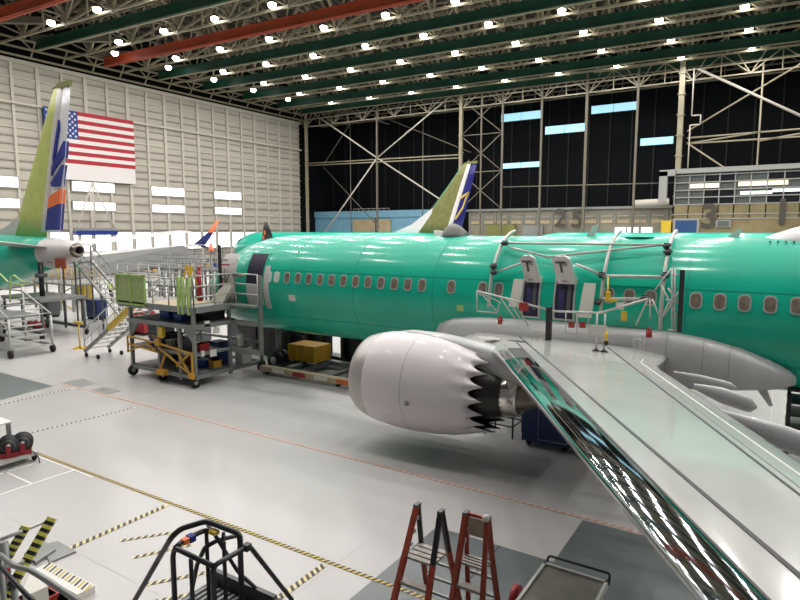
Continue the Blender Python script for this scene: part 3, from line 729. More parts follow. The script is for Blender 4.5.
# wing to body fairing
def sup(x, a, h_, zc, e=4.2, n=40):
    r = []
    for j in range(n):
        t_ = 2 * PI * j / n; c_, s_ = math.cos(t_), math.sin(t_)
        r.append((x, FY + a * math.copysign(abs(c_) ** (2 / e), c_), zc + h_ * math.copysign(abs(s_) ** (2 / e), s_)))
    return r
fa = [(-9.0, 1.5, .3, 2.45), (-8.7, 1.78, .55, 2.42), (-8.2, 1.95, .78, 2.38), (-7.3, 2.06, .92, 2.33), (-6, 2.13, .98, 2.3), (-4, 2.15, .98, 2.3), (-2.3, 2.15, .84, 2.40), (-1.4, 2.13, .74, 2.38), (-.7, 2.07, .60, 2.33), (-.1, 1.98, .42, 2.25), (.25, 1.88, .26, 2.2), (.42, 1.75, .12, 2.18)]
fo = MB().rings([sup(*q) for q in fa], 'fairing').build('wing_body_fairing', P0)
t = MB()
for x in (-2.25, -1.45, -.9):
    q = [s for s in fa if s[0] <= x][-1]; q2 = [s for s in fa if s[0] > x][0]; k = (x - q[0]) / (q2[0] - q[0])
    pr = [q[i] + (q2[i] - q[i]) * k for i in range(4)]
    ring0 = sup(x - .008, pr[1] + .006, pr[2] + .006, pr[3]); ring1 = sup(x + .008, pr[1] + .006, pr[2] + .006, pr[3])
    t.rings([ring0, ring1], 'seam_soft', caps=(False, False))
t.build('panel_seam', fo)
t = MB(); t.prism([(-.36, 15.8, 1.98), (-.12, 15.8, 1.95), (.02, 15.8, 1.58), (-.06, 15.8, 1.57)], (0, .07, 0), 'fairing'); t.build('blade_antenna', P0)
# antennas and dome on the crown
for u, v, h_ in ((592, 236, .34), (735, 236, .22)):
    q = at(u, v, y=FY); b0 = FZ + FH - .02
    MB().prism([(q.x - .18, FY - .02, b0), (q.x + .08, FY - .02, b0), (q.x + .16, FY - .02, b0 + h_), (q.x + .04, FY - .02, b0 + h_)], (0, .04, 0), 'white').build('blade_antenna', P0)
t = MB(); rr_ = []
for i in range(9):
    x = -.72 + 3.4 * i / 8; k = math.sin(PI * min(i / 4, 1) / 2) if i < 4 else (1 if i < 6 else math.cos((i - 5) / 3 * PI / 2 * .98))
    k = max(k, .03); rr_.append([(x, FY + .68 * (k ** .6) * math.cos(2 * PI * j / 24), 5.26 + .50 * k * math.sin(2 * PI * j / 24)) for j in range(24)])
t.rings(rr_, 'white'); dm = t.build('antenna_dome', P0)
t = MB()
for i in range(14): x = -.3 + i * .16; t.bb((x, FY - .72, 5.28), (x + .04, FY - .66, 5.31), 'seam')
t.build('fastener_row', dm)
t = MB(); q = at(640, 239, y=FY - .2); t.ball((q.x, FY - .2, 5.38), (.4, .3, .03), 'teal_seam', 6, 20); t.build('crown_hatch', P0)

# near wing ---------------------------------------------------------------
ZR, KD = 2.65, .105
def zt_(y): return ZR + KD * (15.77 - y)
def xle(y): return -.15 + (2.68 - y) * .5355 if y < 12.1 else (-5.2 - (y - 12.1) * .62 if y < 13.8 else -6.25 - (y - 13.8) * .80)
def xsl(y): return .03 + (2.81 - y) * .497
def xsp(y): return .16 + (3.17 - y) * .50
def xre(y): return .19 + (4.6 - y) * .358
def xte(y): return .18 + (6.04 - y) * .33 if y < 12.46 else -1.94 - (y - 12.46) * .08
ys = [16.4, 15.77, 15, 14.2, 13.4, 12.75, 12.1, 11.3, 10, 8.5, 7, 5.5, 4, 2.5, 1.2, .2]
def wing_ring(y):
    z = zt_(y); th = .50 - (16.4 - y) * .024
    a, b_ = xle(y), xte(y); c_ = b_ - a; n = 12; pts = []
    for i in range(n + 1):
        s = (1 - math.cos(PI * i / n)) / 2
        drop = .10 * max(0, (s - .82) / .18) ** 1.5 * (c_ / 3) + th * .42 * max(0, 1 - s / .12) ** 2
        pts.append((a + c_ * s, y, z - drop))
    for i in range(n - 1, 0, -1):
        s = (1 - math.cos(PI * i / n)) / 2
        drop = th * (1 - max(0, (s - .35) / .65) ** 1.1 * .80) - th * .5 * max(0, 1 - s / .14) ** 2
        pts.append((a + c_ * s, y, z - drop - .02))
    return pts
wg = MB().rings([wing_ring(y) for y in ys], 'wing').build('wing', P0)
# slat wrapped round the leading edge, from outboard of the engine
def slat_ring(y):
    z = zt_(y) + .012; a, b_ = xle(y) - .02, xsl(y); c_ = b_ - a; th = (.50 - (16.4 - y) * .024) * .8; pts = []
    for i in range(9):
        s = i / 8; pts.append((b_ - c_ * s, y, z - th * .45 * s ** 2.2))
    for i in range(1, 6):
        s = i / 5; pts.append((a + c_ * .35 * s ** 1.3, y, z - th * (.45 + .5 * math.sin(s * PI / 2))))
    for i in range(1, 5):
        s = i / 4; pts.append((a + c_ * .35 + (c_ * .60) * s, y, z - th * .95 + (th * .90) * s))
    return pts
sl = MB().rings([slat_ring(y) for y in [12.1, 10.5, 9, 7.5, 6, 4.5, 3, 1.6, .3]], 'slat').build('slat', P0)
def wline(f1, w0, y0, y1, m, name='wing_seam', n=14, zz=.006):
    r = []
    for i in range(n + 1):
        y = y0 + (y1 - y0) * i / n; x = f1(y); z = zt_(y)
        fr = (x - xle(y)) / (xte(y) - xle(y)); z -= .10 * max(0, (fr - .82) / .18) ** 1.5 * ((xte(y) - xle(y)) / 3)
        r.append([(x - w0, y, z - .03), (x + w0, y, z - .03), (x + w0, y, z + zz), (x - w0, y, z + zz)])
    return MB().rings(r, m, smooth=False).build(name, wg)
wline(xsp, .018, 15.3, .4, 'seam'); wline(xre, .011, 14.6, .4, 'seam')
wline(lambda y: xsl(y) + .006, .010, 13.9, .4, 'seam', zz=.012)
wline(lambda y: xte(y) - .33 + (12 - y) * .012, .007, 13.2, 1, 'tapew'); wline(lambda y: xte(y) - .5 + (12 - y) * .015, .005, 13.2, 1, 'seam_soft')
wline(lambda y: (xsp(y) + xre(y)) / 2 + .2, .006, 13.0, 9.2, 'seam_soft')
# flap track fairings (canoes) behind the trailing edge
for yy, x0, x1, rr, za, zb_ in ((12.85, -1.7, -.58, .085, 2.74, 2.58), (12.15, -1.25, -.22, .15, 2.68, 2.44), (10.67, -.9, 1.6, .20, 2.66, 2.05), (6.6, -.2, 2.1, .18, 3.1, 2.6)):
    r = []
    for i in range(12):
        s = i / 11; k = min(1, .35 + s * 1.5) * (1 if s < .82 else max(.12, math.sqrt(max(0, 1 - ((s - .82) / .18) ** 2))))
        cx = x0 + (x1 - x0) * s; r.append([(cx, yy + rr * .6 * k * math.cos(a * PI / 8), za + (zb_ - za) * s + rr * k * math.sin(a * PI / 8)) for a in range(16)])
    MB().rings(r, 'fairing').build('flap_track_fairing', P0)
# krueger panel / glove details near root
t = MB(); t.prism([(-6.55, 13.9, zt_(13.9) + .0), (-6.1, 13.35, zt_(13.4) + .0), (-5.75, 13.5, zt_(13.5)), (-5.9, 14.0, zt_(14.0)), (-6.3, 14.25, zt_(14.2))], (0, 0, .012), 'cone'); t.build('access_panel', wg)
t = MB(); t.ball((-5.35, 13.75, zt_(13.75)), (.28, .12, .02), 'seam', 4, 14); t.build('fastener_well', wg)
# far wing (hidden mostly, mirrored)
MB().rings([[(p_[0], 2 * FY - p_[1], p_[2]) for p_ in wing_ring(y)] for y in ys], 'wing').build('wing', P0)

# engine --------------------------------------------------------------------
def ering(x, r, yc=12.8, zc=1.78, n=72, mod=None): return [(x + (mod(j, n) if mod else 0), yc + r * math.cos(2 * PI * j / n), zc + r * math.sin(2 * PI * j / n)) for j in range(n)]
def EX(x): return x + .28 + .34 * max(0, (-x - 5.8) / 3.9)
def engine(root, yc):
    er = lambda x, r, mod=None: ering(EX(x), r, yc, 1.78, 144, mod)
    en = MB().rings([er(-9.12, 1.165), er(-9.0, 1.185), er(-8.5, 1.23), er(-7.9, 1.24), er(-7.85, 1.24)], 'nacelle', caps=(False, False)).build('engine_cowl', root)
    saw = lambda j, n: (-.36 * (1 - abs(((j % 8) / 8) * 2 - 1) ** 1.8) + .12)
    MB().rings([er(-7.845, 1.24), er(-7.3, 1.215), er(-6.7, 1.14), er(-6.2, 1.02), er(-5.82, .92, saw), er(-5.86, .895, saw), er(-6.3, .95), er(-7, 1.0)], ['nacelle'] * 4 + ['chev'] * 3, caps=(False, False)).build('thrust_reverser_sleeve', en)
    MB().rings([er(-7.853, 1.243), er(-7.84, 1.243)], 'seam_soft', caps=(False, False)).build('cowl_seam', en)
    MB().rings([er(-9.12, 1.165), er(-9.3, 1.13), er(-9.45, 1.095), er(-9.6, 1.05), er(-9.7, .985), er(-9.72, .93), er(-9.66, .88), er(-9.4, .84), er(-8.9, .87)], 'lip', caps=(False, False)).build('inlet_lip', en)
    MB().rings([er(-8.9, .87), er(-8.88, .3), er(-9.2, .12), er(-9.4, .02)], 'dgrey', caps=(False, True)).build('fan', en)
    MB().rings([er(-7, .97), er(-6.9, .70), er(-6.2, .70), er(-5.75, .60), er(-5.48, .52)], 'chev', caps=(False, False)).build('core_cowl', en)
    MB().rings([er(-5.5, .50), er(-5.46, .53), er(-5.28, .50), er(-5.12, .45), er(-5.13, .40), er(-5.5, .38)], 'steel', caps=(False, False)).build('core_nozzle', en)
    MB().rings([er(-5.5, .36), er(-5.15, .35), er(-4.85, .24), er(-4.5, .09), er(-4.38, .03)], 'titan', caps=(True, True)).build('exhaust_plug', en)
    t = MB(); t.tube((-7.2, yc - 1.18, 1.55), (-7.2, yc - 1.235, 1.55), .06, 'greyp', 12); t.build('service_port', en)
    
    # pylon
    py = []
    for x, zt__, zb_, hw in ((-8.3, 2.98, 2.7, .03), (-7.8, 3.06, 2.6, .16), (-7.0, 3.04, 2.5, .27), (-6.2, 2.96, 2.2, .30), (-5.5, 2.86, 2.0, .30), (-4.8, 2.7, 2.1, .28), (-3.4, 2.55, 2.35, .12)):
        py.append([(x, yc - hw, zb_), (x, yc - hw, zt__ - .1), (x, yc - hw * .6, zt__), (x, yc + hw * .6, zt__), (x, yc + hw, zt__ - .1), (x, yc + hw, zb_)])
    MB().rings(py, 'fairing').build('pylon', en)
    return en
engine(P0, 12.8); engine(P0, 2 * FY - 12.8)
# main gear under the plane
for gx, ys_ in ((-3.2, (14.8, 20.5)), (-17.1, (17.65,))):
    for gy in ys_:
        t = MB(); t.tube((gx, gy, .55), (gx, gy, 2.1 if gx > -5 else 1.9), .11, 'greyp', 10); lg = t.build('landing_gear', P0)
        t = MB(); rw = .56 if gx > -5 else .35
        for s in (-.3, .3):
            sx = s if gx > -5 else s * .6
            t.tube((gx, gy + sx - .14, rw), (gx, gy + sx + .14, rw), rw, 'rubber', 20); t.tube((gx, gy + sx - .15, rw), (gx, gy + sx + .15, rw), rw * .45, 'alu', 14)
        t.build('wheel', lg)
# canvas hood on the crown
t = MB(); q = at(455, 240, y=FY); rr_ = []
for i, (dx, w_2, h_) in enumerate(((-.36, .3, .06), (-.26, .42, .30), (-.05, .46, .40), (.15, .42, .33), (.42, .3, .10))):
    rr_.append([(q.x + dx, FY + w_2 * math.cos(PI * j / 8), FZ + FH - .12 + (h_ + .12) * math.sin(PI * j / 8)) for j in range(9)])
t.rings(rr_, 'canvas', close=True); tag(t.build('canvas_cover'), 'small grey canvas cover resting on the green crown below the far fin', 'cover')

# ------------------------------------------------------------------ overwing fall-protection scaffold
SC = thing('overwing_scaffold', (-4.6, 15.3, 2.7), 'silver pipe scaffold wrapped over the green fuselage above the wing', 'scaffold')
for X, a0, a1, bend in ((-6.95, -.1, 2.75, 1), (-3.85, -.05, 2.75, 0), (-2.42, -.3, 2.75, 1)):
    t = MB(); t.path([sk(X, a0 + (a1 - a0) * i / 14, .16) for i in range(15)], .048, 'alu', 10); t.build('arch_pipe', SC)
def cp_(u, v, off=.2): return cyl(u, v, off)
t = MB(); t.tube(cp_(507, 243), cp_(669, 245), .035, 'alu')
t.build('upper_rail', SC)
t = MB()
for a, b_ in (((509, 247), (548, 257)), ((494, 273), (530, 260)), ((548, 257), (668, 244)), ((576, 264), (600, 274)), ((601, 276), (664, 277))): t.tube(cp_(*a), cp_(*b_), .032, 'alu')
t.build('diagonal_pipe', SC)
t = MB(); t.tube(cp_(602, 276, .24), cp_(664, 277, .24), .045, 'alu'); t.tube(cp_(602, 299, .24), cp_(650, 299, .24), .045, 'alu'); t.build('middle_rail', SC)
for u, v in ((505, 243), (494, 266), (494, 272), (602, 275), (668, 252), (666, 275), (667, 246), (598, 302), (645, 298)):
    t = MB(); p_ = cp_(u, v, .22); t.box(p_, (.13, .13, .15), 'black'); t.tube(p_ - Vector((.1, .05, 0)), p_ + Vector((.1, -.05, .03)), .04, 'dgrey'); t.build('clamp', SC)
yq = 15.2
def A(u, v, y=yq): return at(u, v, y=y)
t = MB(); t.path([A(477, 291), A(512, 300), A(549, 310)], .028, 'alu'); t.path([A(549, 311), A(600, 313), A(648, 299)], .03, 'alu'); t.build('handrail', SC)
t = MB()
for a, b_ in (((477, 291), (477, 311)), ((477, 311), (497, 313)), ((482, 294), (497, 312)), ((500, 297), (516, 320)), ((506, 297), (520, 318)), ((514, 300), (528, 326)), ((478, 292), (500, 302)), ((500, 302), (497, 312))): t.tube(A(*a), A(*b_), .02, 'alu')
t.build('side_bracket', SC)
t = MB()
for a, b_ in (((648, 299), (636, 325)), ((652, 299), (662, 322)), ((650, 300), (650, 318)), ((655, 290), (672, 268)), ((672, 268), (672, 330)), ((661, 285), (678, 318)), ((664, 316), (680, 290)), ((668, 330), (680, 331)), ((666, 300), (680, 300)), ((675, 268), (675, 331)), ((672, 275), (680, 275)), ((660, 322), (670, 300)), ((668, 288), (680, 305))): t.tube(A(*a), A(*b_), .02, 'alu')
t.build('side_bracket', SC)
t = MB(); a = A(681, 270); b_ = A(681, 332); t.box((a + b_) / 2, (.1, .08, (a - b_).length), 'black'); t.build('black_post', SC)
t = MB(); a = A(550, 307, 15.0); zt0 = zt_(14.9); t.box((a.x, 14.95, (a.z + zt0) / 2), (.14, .1, a.z - zt0), 'black'); t.build('black_post', SC)
for u0, u1, v0, v1 in ((566, 577, 312, 334), (577, 588, 312, 334)):
    t = MB(); a = A(u0, v0, 15.1); b_ = A(u1, v1, 15.1); t.path([(a.x, 15.1, a.z), (b_.x, 15.1, a.z), (b_.x, 15.1, b_.z), (a.x, 15.1, b_.z), (a.x, 15.1, a.z)], .014, 'alu', 6); o = t.build('gate_frame', SC)
    t = MB(); a = A(u0 + 2.5, 322, 15.08); b_ = A(u1 - 2.5, 328, 15.12); t.bb(a, b_, 'red'); t.build('red_sign', o)
# small posts on the wing
for u, v, h_ in ((596, 348, .42), (604, 346, .38)):
    t = MB(); q = Vector((-3.95 + (u - 596) * .02, 13.7, zt_(13.7))) if False else at(u, v, y=13.4); q.z = zt_(13.4)
    t.tube((q.x, 13.4, q.z), (q.x, 13.4, q.z + .85), .02, 'alu'); t.tube((q.x, 13.4, q.z), (q.x, 13.4, q.z + .05), .09, 'black', 12, .04); t.build('deck_post', SC)
t = MB(); a = at(593, 330, y=13.4); t.box((a.x + .1, 13.4, a.z), (.36, .06, .22), 'alu'); t.build('tool_tray', SC)
t = MB(); a = at(606, 343, y=13.3); t.tube(a, a + Vector((0, 0, .25)), .035, 'yellow'); t.ball(a, (.05, .05, .07), 'black'); t.build('hook_block', SC)
def wing_feet(us, nm):
    t = MB()
    for u, v in us:
        q = at(u, v, y=14.7); t.tube((q.x, 14.7, zt_(14.7)), (q.x, 14.7, zt_(14.7) + .28), .014, 'alu', 6)
    a = at(us[0][0], us[0][1], y=14.7); b_ = at(us[-1][0], us[-1][1], y=14.7)
    t.tube((a.x, 14.7, zt_(14.7) + .27), (b_.x, 14.7, zt_(14.7) + .27), .014, 'alu', 6); t.build(nm, SC)
wing_feet([(532, 332), (538, 334), (544, 336)], 'step_rail'); wing_feet([(634, 344), (640, 346), (644, 347)], 'step_rail')
for k, (u, v) in enumerate(((500, 321), (649, 334))):
    q = at(u, v, y=15.0); t = MB(); t.tube(q - Vector((0, 0, .08)), q + Vector((0, 0, .08)), .065, 'red', 12, .075); t.ball(q + Vector((0, 0, .11)), (.04, .04, .04), 'red')
    tag(t.build('red_bucket'), ('small red bucket hanging at the front end of overwing scaffold', 'small red bucket hanging at the rear end of overwing scaffold')[k], 'bucket', 'red buckets')
for k, (u0, u1, v0, v1, lab) in enumerate(((513, 522, 279, 307, 'white card panel leaning just left of the first raised hatch'), (583, 594, 283, 318, 'white card panel standing right of the second raised hatch'))):
    a = A(u0 + 1, v0, 15.45); b_ = A(u1, v1, 15.4); t = MB(); t.prism([(a.x, 15.45, a.z), (b_.x, 15.45, a.z), (b_.x - .06, 15.35, b_.z), (a.x - .1, 15.35, b_.z)], (0, .03, 0), 'cream')
    tag(t.build('card_panel'), lab, 'panel', 'white card panels')
t = MB(); t.tube(cp_(608, 277, .3), A(608, 294), .02, 'yellow'); t.box(A(608, 296), (.1, .1, .22), 'yellow'); t.box(A(611, 300), (.26, .08, .07), 'yellow')
tag(t.build('yellow_hoist'), 'yellow chain hoist hanging from the scaffold middle rail', 'hoist')
t = MB(); t.box(A(624, 321 - 5), (.13, .02, .24), 'yellow'); tag(t.build('yellow_tag'), 'yellow tag hanging below scaffold pipe near the cabin windows', 'tag')
t = MB(); t.box(A(620, 306), (.18, .02, .18), 'cream'); tag(t.build('white_notice'), 'small white notice taped on scaffold right of the yellow hoist', 'notice')
t = MB(); t.box(A(524, 307), (.24, .14, .2), 'red'); t.box(A(524, 303.5), (.2, .1, .06), 'brick'); tag(t.build('red_bag'), 'dark red bag on the sill of the first overwing exit', 'bag')

# ------------------------------------------------------------------ boarding work stand at the nose
ST = thing('work_stand', (-19.2, 14.9, 0), 'two-level grey wheeled work stand at the green nose', 'work stand')
x0, x1, y0, y1 = -20.98, -17.33, 13.69, 16.9
def posts(name, m='greyp'):
    for x, y, zt0 in ((x0, y0, 2.85), (x1, y0, 2.85), (x0, 15.8, 2.85), (x1, y1, 1.35), (-19.3, y0, 2.25), (x1, 15.3, 2.85), (-18.1, y0, 2.2), (x0, y1, 1.35)):
        MB().bb((x - .055, y - .055, .2), (x + .055, y + .055, zt0), m).build(name, ST)
posts('post')
t = MB()
for z_, h_ in ((.3, .14), (1.12, .1)):
    t.bb((x0, y0 - .05, z_), (x1, y0 + .05, z_ + h_), 'greyp'); t.bb((x0, y1 - .05, z_), (x1, y1 + .05, z_ + h_), 'greyp')
    t.bb((x0 - .05, y0, z_), (x0 + .05, y1, z_ + h_), 'greyp'); t.bb((x1 - .05, y0, z_), (x1 + .05, y1, z_ + h_), 'greyp')
t.build('base_frame', ST)
t = MB(); t.bb((x0 - .1, y0 - .1, 2.1), (x1 + .1, 15.6, 2.25), 'greyp'); t.bb((x0, y0, 2.25), (x1, 15.6, 2.28), 'dgrey'); t.build('middle_deck', ST)
for cx, cy, sx, sy in ((x0, y0, 1, 1), (x1, y0, -1, 1), (x1, y1 - .9, -1, -1)):
    t = MB(); t.prism([(cx + sx * .07, cy - .04, 2.1), (cx + sx * .5, cy - .04, 2.1), (cx + sx * .07, cy - .04, 1.6)], (0, .08, 0), 'greyp'); t.build('gusset', ST)
t = MB(); t.bb((x0 - .6, y0 - .1, 2.78), (x1 + .12, 15.75, 2.86), 'greyp'); t.bb((x0 - .6, y0 - .12, 2.68), (x1 + .12, y0 - .06, 2.9), 'greyp'); t.bb((x1 + .1, y0, 2.68), (x1 + .16, 15.75, 2.9), 'greyp')
t.bb((x1, 15.2, 2.78), (-15.9, 15.6, 2.86), 'greyp'); t.build('upper_deck', ST)
t = MB(); t.bb((x0 + .9, y0 - .05, 2.87), (x1 - .8, 15.2, 2.885), 'tan'); t.build('deck_board', ST)
def rail(pts, name, h_=1.1, mids=(.55,), z0=2.86, m='alu', step=.9, r=.026):
    t = MB(); pts = [Vector((p_[0], p_[1], z0)) for p_ in pts]
    for a, b_ in zip(pts, pts[1:]):
        for hh in (h_,) + tuple(mids): t.tube(a + Vector((0, 0, hh)), b_ + Vector((0, 0, hh)), r, m)
        n = max(1, round((b_ - a).length / step))
        for i in range(n + 1): q = a + (b_ - a) * i / n; t.tube(q, q + Vector((0, 0, h_)), r, m)
    return t.build(name, ST)
rail([(x1 - .1, y0), (x1 + .05, y0), (x1 + .05, 15.55), (-15.95, 15.45)], 'guard_rail', 1.12, (.75, .38))
rail([(x0 + .5, y0), (x1 - .4, y0)], 'guard_rail', 1.0, (.5,), m='alu')
rail([(x0 - .6, 15.7), (x1 - .4, 15.7)], 'guard_rail', 1.6, (1.15,), step=.22, r=.022, m='greyp')
t = MB(); pa, pb = at(118, 300, y=y0 - .1).x, at(146, 300, y=y0 - .1).x; t.bb((pa, y0 - .12, 2.8), (pb, y0 - .08, 3.9), 'mesh'); pn = t.build('mesh_panel', ST)
t = MB()
for x in (pa, (pa + pb) / 2, pb): t.bb((x - .03, y0 - .16, 2.75), (x + .03, y0 - .12, 3.93), 'lime')
for z_ in (2.8, 3.9): t.bb((pa - .03, y0 - .16, z_ - .03), (pb + .03, y0 - .12, z_ + .03), 'lime')
t.build('panel_frame', pn)
for x in (-17.95, -17.72, -17.42): MB().bb((x - .05, y0 - .14, 2.62), (x + .05, y0 - .06, 3.95), 'lime').build('lime_post', ST)
for x, y in ((x0, y0), (x1, y0), (x1, y1), (x0, y1), (-19.3, y0 + .1)):
    t = MB(); t.tube((x - .04, y - .02, .2), (x + .06, y - .02, .2), .2, 'rubber', 16); t.tube((x - .05, y - .02, .2), (x + .07, y - .02, .2), .08, 'alu', 10); t.bb((x - .12, y - .06, .3), (x + .14, y + .06, .42), 'greyp'); t.build('caster', ST)
# amber braces on the front of the stand
t = MB(); yy = y0 - .12
L_ = [((x0 - .1, 1.55), (-19.3, 1.45)), ((-19.3, 1.45), (x1, 1.25)), ((x0 - .1, 1.25), (-19.2, 1.1)), ((-19.2, 1.3), (x1, .45)), ((x0 - .1, 1.55), (x0 - .1, .9)), ((x0 - .1, .95), (-20, 1.3)), ((-19.9, 1.4), (-19.3, 1.1)), ((x1, 1.3), (x1, .35)), ((-18.1, 1.25), (-17.6, .6)), ((-18.2, .7), (-17.5, 1.2)), ((-19.2, .35), (-18.8, 1.1))]
for a, b_ in L_: t.bar((a[0], yy, a[1]), (b_[0], yy, b_[1]), .055, 'amber')
t.bb((-19.35, yy - .05, 1.35), (-19.1, yy + .05, 1.6), 'amber'); t.bb((-19.2, yy - .15, .3), (-18.75, yy + .05, .5), 'amber'); t.bb((-19.25, y0 - .08, 1.65), (-19.0, y0 + .06, 2.05), 'yellow'); t.bb((x1 - .15, yy - .08, .35), (x1 + .1, yy + .02, .55), 'amber')
t.build('amber_brace', ST)
rnd = random.Random(3)
for k, (x, y, z_, w_1, d_1, h_1, m, lab, nm) in enumerate((
    (-19.5, 14.3, 2.28, .5, .4, .28, 'bluebin', 'blue plastic bin on the middle deck of the work stand, left one', 'plastic_bin'),
    (-18.6, 14.2, 2.28, .42, .4, .24, 'bluebin', 'blue plastic bin on the middle deck of the work stand, right one', 'plastic_bin'),
    (-20.3, 15.0, .44, .7, .5, 1.1, 'black', 'tall black equipment case standing low inside the work stand', 'equipment_case'),
    (-19.3, 15.4, .44, .8, .6, .5, 'dgrey', 'dark grey low case inside the work stand base', 'equipment_case'),
    (-18.2, 15.5, .44, .5, .5, .9, 'bluecase', 'navy tool cabinet inside the work stand base', 'tool_cabinet'),
    (-17.6, 16.2, .44, .4, .5, .6, 'cream', 'cream carton low at the right end of the work stand', 'carton'),
    (-17.9, 14.9, 2.28, .8, .7, .35, 'black', 'black equipment bag on the middle deck of the work stand', 'bag'))):
    t = MB(); t.bb((x - w_1 / 2, y - d_1 / 2, z_), (x + w_1 / 2, y + d_1 / 2, z_ + h_1), m); t.bb((x - w_1 / 2 - .02, y - d_1 / 2 - .02, z_ + h_1 - .06), (x + w_1 / 2 + .02, y + d_1 / 2 + .02, z_ + h_1), m)
    r_ = thing(nm, (x, y, z_), lab, 'container'); t.build('body', r_)
    MB().path([(x - .1, y - d_1 / 2 - .02, z_ + h_1 * .7), (x - .1, y - d_1 / 2 - .06, z_ + h_1 * .7), (x + .1, y - d_1 / 2 - .06, z_ + h_1 * .7), (x + .1, y - d_1 / 2 - .02, z_ + h_1 * .7)], .012, 'alu', 6).build('handle', r_)
t = MB(); t.bb((-15.98, 15.48, 1.0), (-15.86, 15.6, 3.95), 'greyp'); t.bb((x1, 15.3, 1.05), (-15.9, 15.5, 1.2), 'greyp'); t.bb((x1, 15.3, 2.1), (-15.9, 15.5, 2.25), 'greyp'); t.build('side_bracket', ST)
t = MB(); t.bb((x0, y0, .42), (x1, 15.9, .46), 'dgrey'); t.build('lower_shelf', ST)
kinds = (('carton', 'carton', 'cream'), ('tool_box', 'tool box', 'dgrey'), ('parts_bin', 'parts bin', 'bluebin'), ('cable_drum', 'cable drum', 'black'), ('tool_box', 'tool box', 'red'), ('parts_bin', 'parts bin', 'amber'))
cnm = dict(cream='cream', dgrey='dark grey', bluebin='blue', black='black', red='red', amber='amber')
for k in range(18):
    nm, word, m = kinds[(k * 5 + k // 6) % 6]; lvl = k % 3; row = k // 3
    zz = (.46, 1.22, 2.285)[lvl]; xx = x0 + .45 + row * .56 + rnd.uniform(-.05, .05); yq2 = 14.05 + (.75 if lvl == 0 else .0) + rnd.uniform(0, .25) + (.55 if row < 1 else 0)
    if lvl == 2: yq2 += .75
    a_, b2, c2 = rnd.uniform(.14, .2), rnd.uniform(.13, .2), rnd.uniform(.2, .42)
    t = MB()
    if nm == 'cable_drum':
        t.tube((xx, yq2 - .12, zz + .2), (xx, yq2 - .09, zz + .2), .2, m, 16); t.tube((xx, yq2 + .09, zz + .2), (xx, yq2 + .12, zz + .2), .2, m, 16); t.tube((xx, yq2 - .09, zz + .2), (xx, yq2 + .09, zz + .2), .13, 'amber', 14)
    else:
        t.bb((xx - a_, yq2 - b2, zz), (xx + a_, yq2 + b2, zz + c2), m); t.bb((xx - a_ - .015, yq2 - b2 - .015, zz + c2 - .05), (xx + a_ + .015, yq2 + b2 + .015, zz + c2), m)
        t.tube((xx - .06, yq2 - b2 - .03, zz + c2 * .6), (xx + .06, yq2 - b2 - .03, zz + c2 * .6), .012, 'alu')
    tag(t.build(nm), '%s %s on the %s shelf of the work stand, %s from left' % (cnm[m], word, ('lowest', 'middle', 'upper')[lvl], ORD[row]), word)
t = MB(); t.bb((x0, y0 + .1, 1.16), (x1, 15.0, 1.215), 'dgrey'); t.build('shelf_board', ST)
# notes and boxes on side of the stand
for y, z_, w_1, h_1 in ((14.5, 1.85, .25, .2), (14.3, 1.02, .28, .25), (15.6, 1.2, .3, .45), (14.1, 2.15, .22, .2), (13.9, 1.1, .14, .2)): MB().bb((x1 + .06, y, z_), (x1 + .1, y + w_1, z_ + h_1), 'cream').build('paper_notice', ST)
# yellow step ladder on upper deck
ld = thing('step_ladder', (-19.4, 15.1, 2.89), 'small yellow step ladder on the upper deck of the work stand', 'ladder')
for s in (-1, 1):
    MB().bar((-19.4 + s * .28, 15.0, 2.89), (-19.4 + s * .12, 15.2, 4.25), .07, 'yellow').build('rail', ld); MB().bar((-19.4 + s * .28, 15.5, 2.89), (-19.4 + s * .12, 15.25, 4.2), .05, 'yellow').build('rail', ld)
for i in range(4): MB().bb((-19.4 - .24 + i * .03, 15.0 + i * .05, 3.1 + i * .28), (-19.4 + .24 - i * .03, 15.1 + i * .05, 3.14 + i * .28), 'yellow').build('step', ld)
t = MB(); t.tube((-18.8, 15.2, 2.89), (-18.8, 15.2, 4.1), .1, 'red', 12, .07); t.ball((-18.8, 15.2, 4.12), (.08, .08, .08), 'red'); tag(t.build('red_cylinder'), 'red gas cylinder standing right of the small yellow step ladder', 'cylinder')
t = MB(); q = at(211, 246, y=15.3); t.rings([[(q.x + r * math.cos(a * PI / 6), 15.3 + r * math.sin(a * PI / 6), q.z + zz) for a in range(12)] for zz, r in ((-.18, .17), (-.15, .11), (.12, .02))], 'orange'); t.tube((q.x, 15.3, 2.86), (q.x, 15.3, q.z - .1), .02, 'alu'); tag(t.build('warning_cone'), 'orange cone on a thin pole above the work stand', 'cone')
t = MB(); q = at(219, 245, y=15.4); t.bb((q.x - .05, 15.37, 2.86), (q.x + .05, 15.45, q.z), 'black'); tag(t.build('black_mast'), 'upright black mast beside the opened entry door', 'mast')

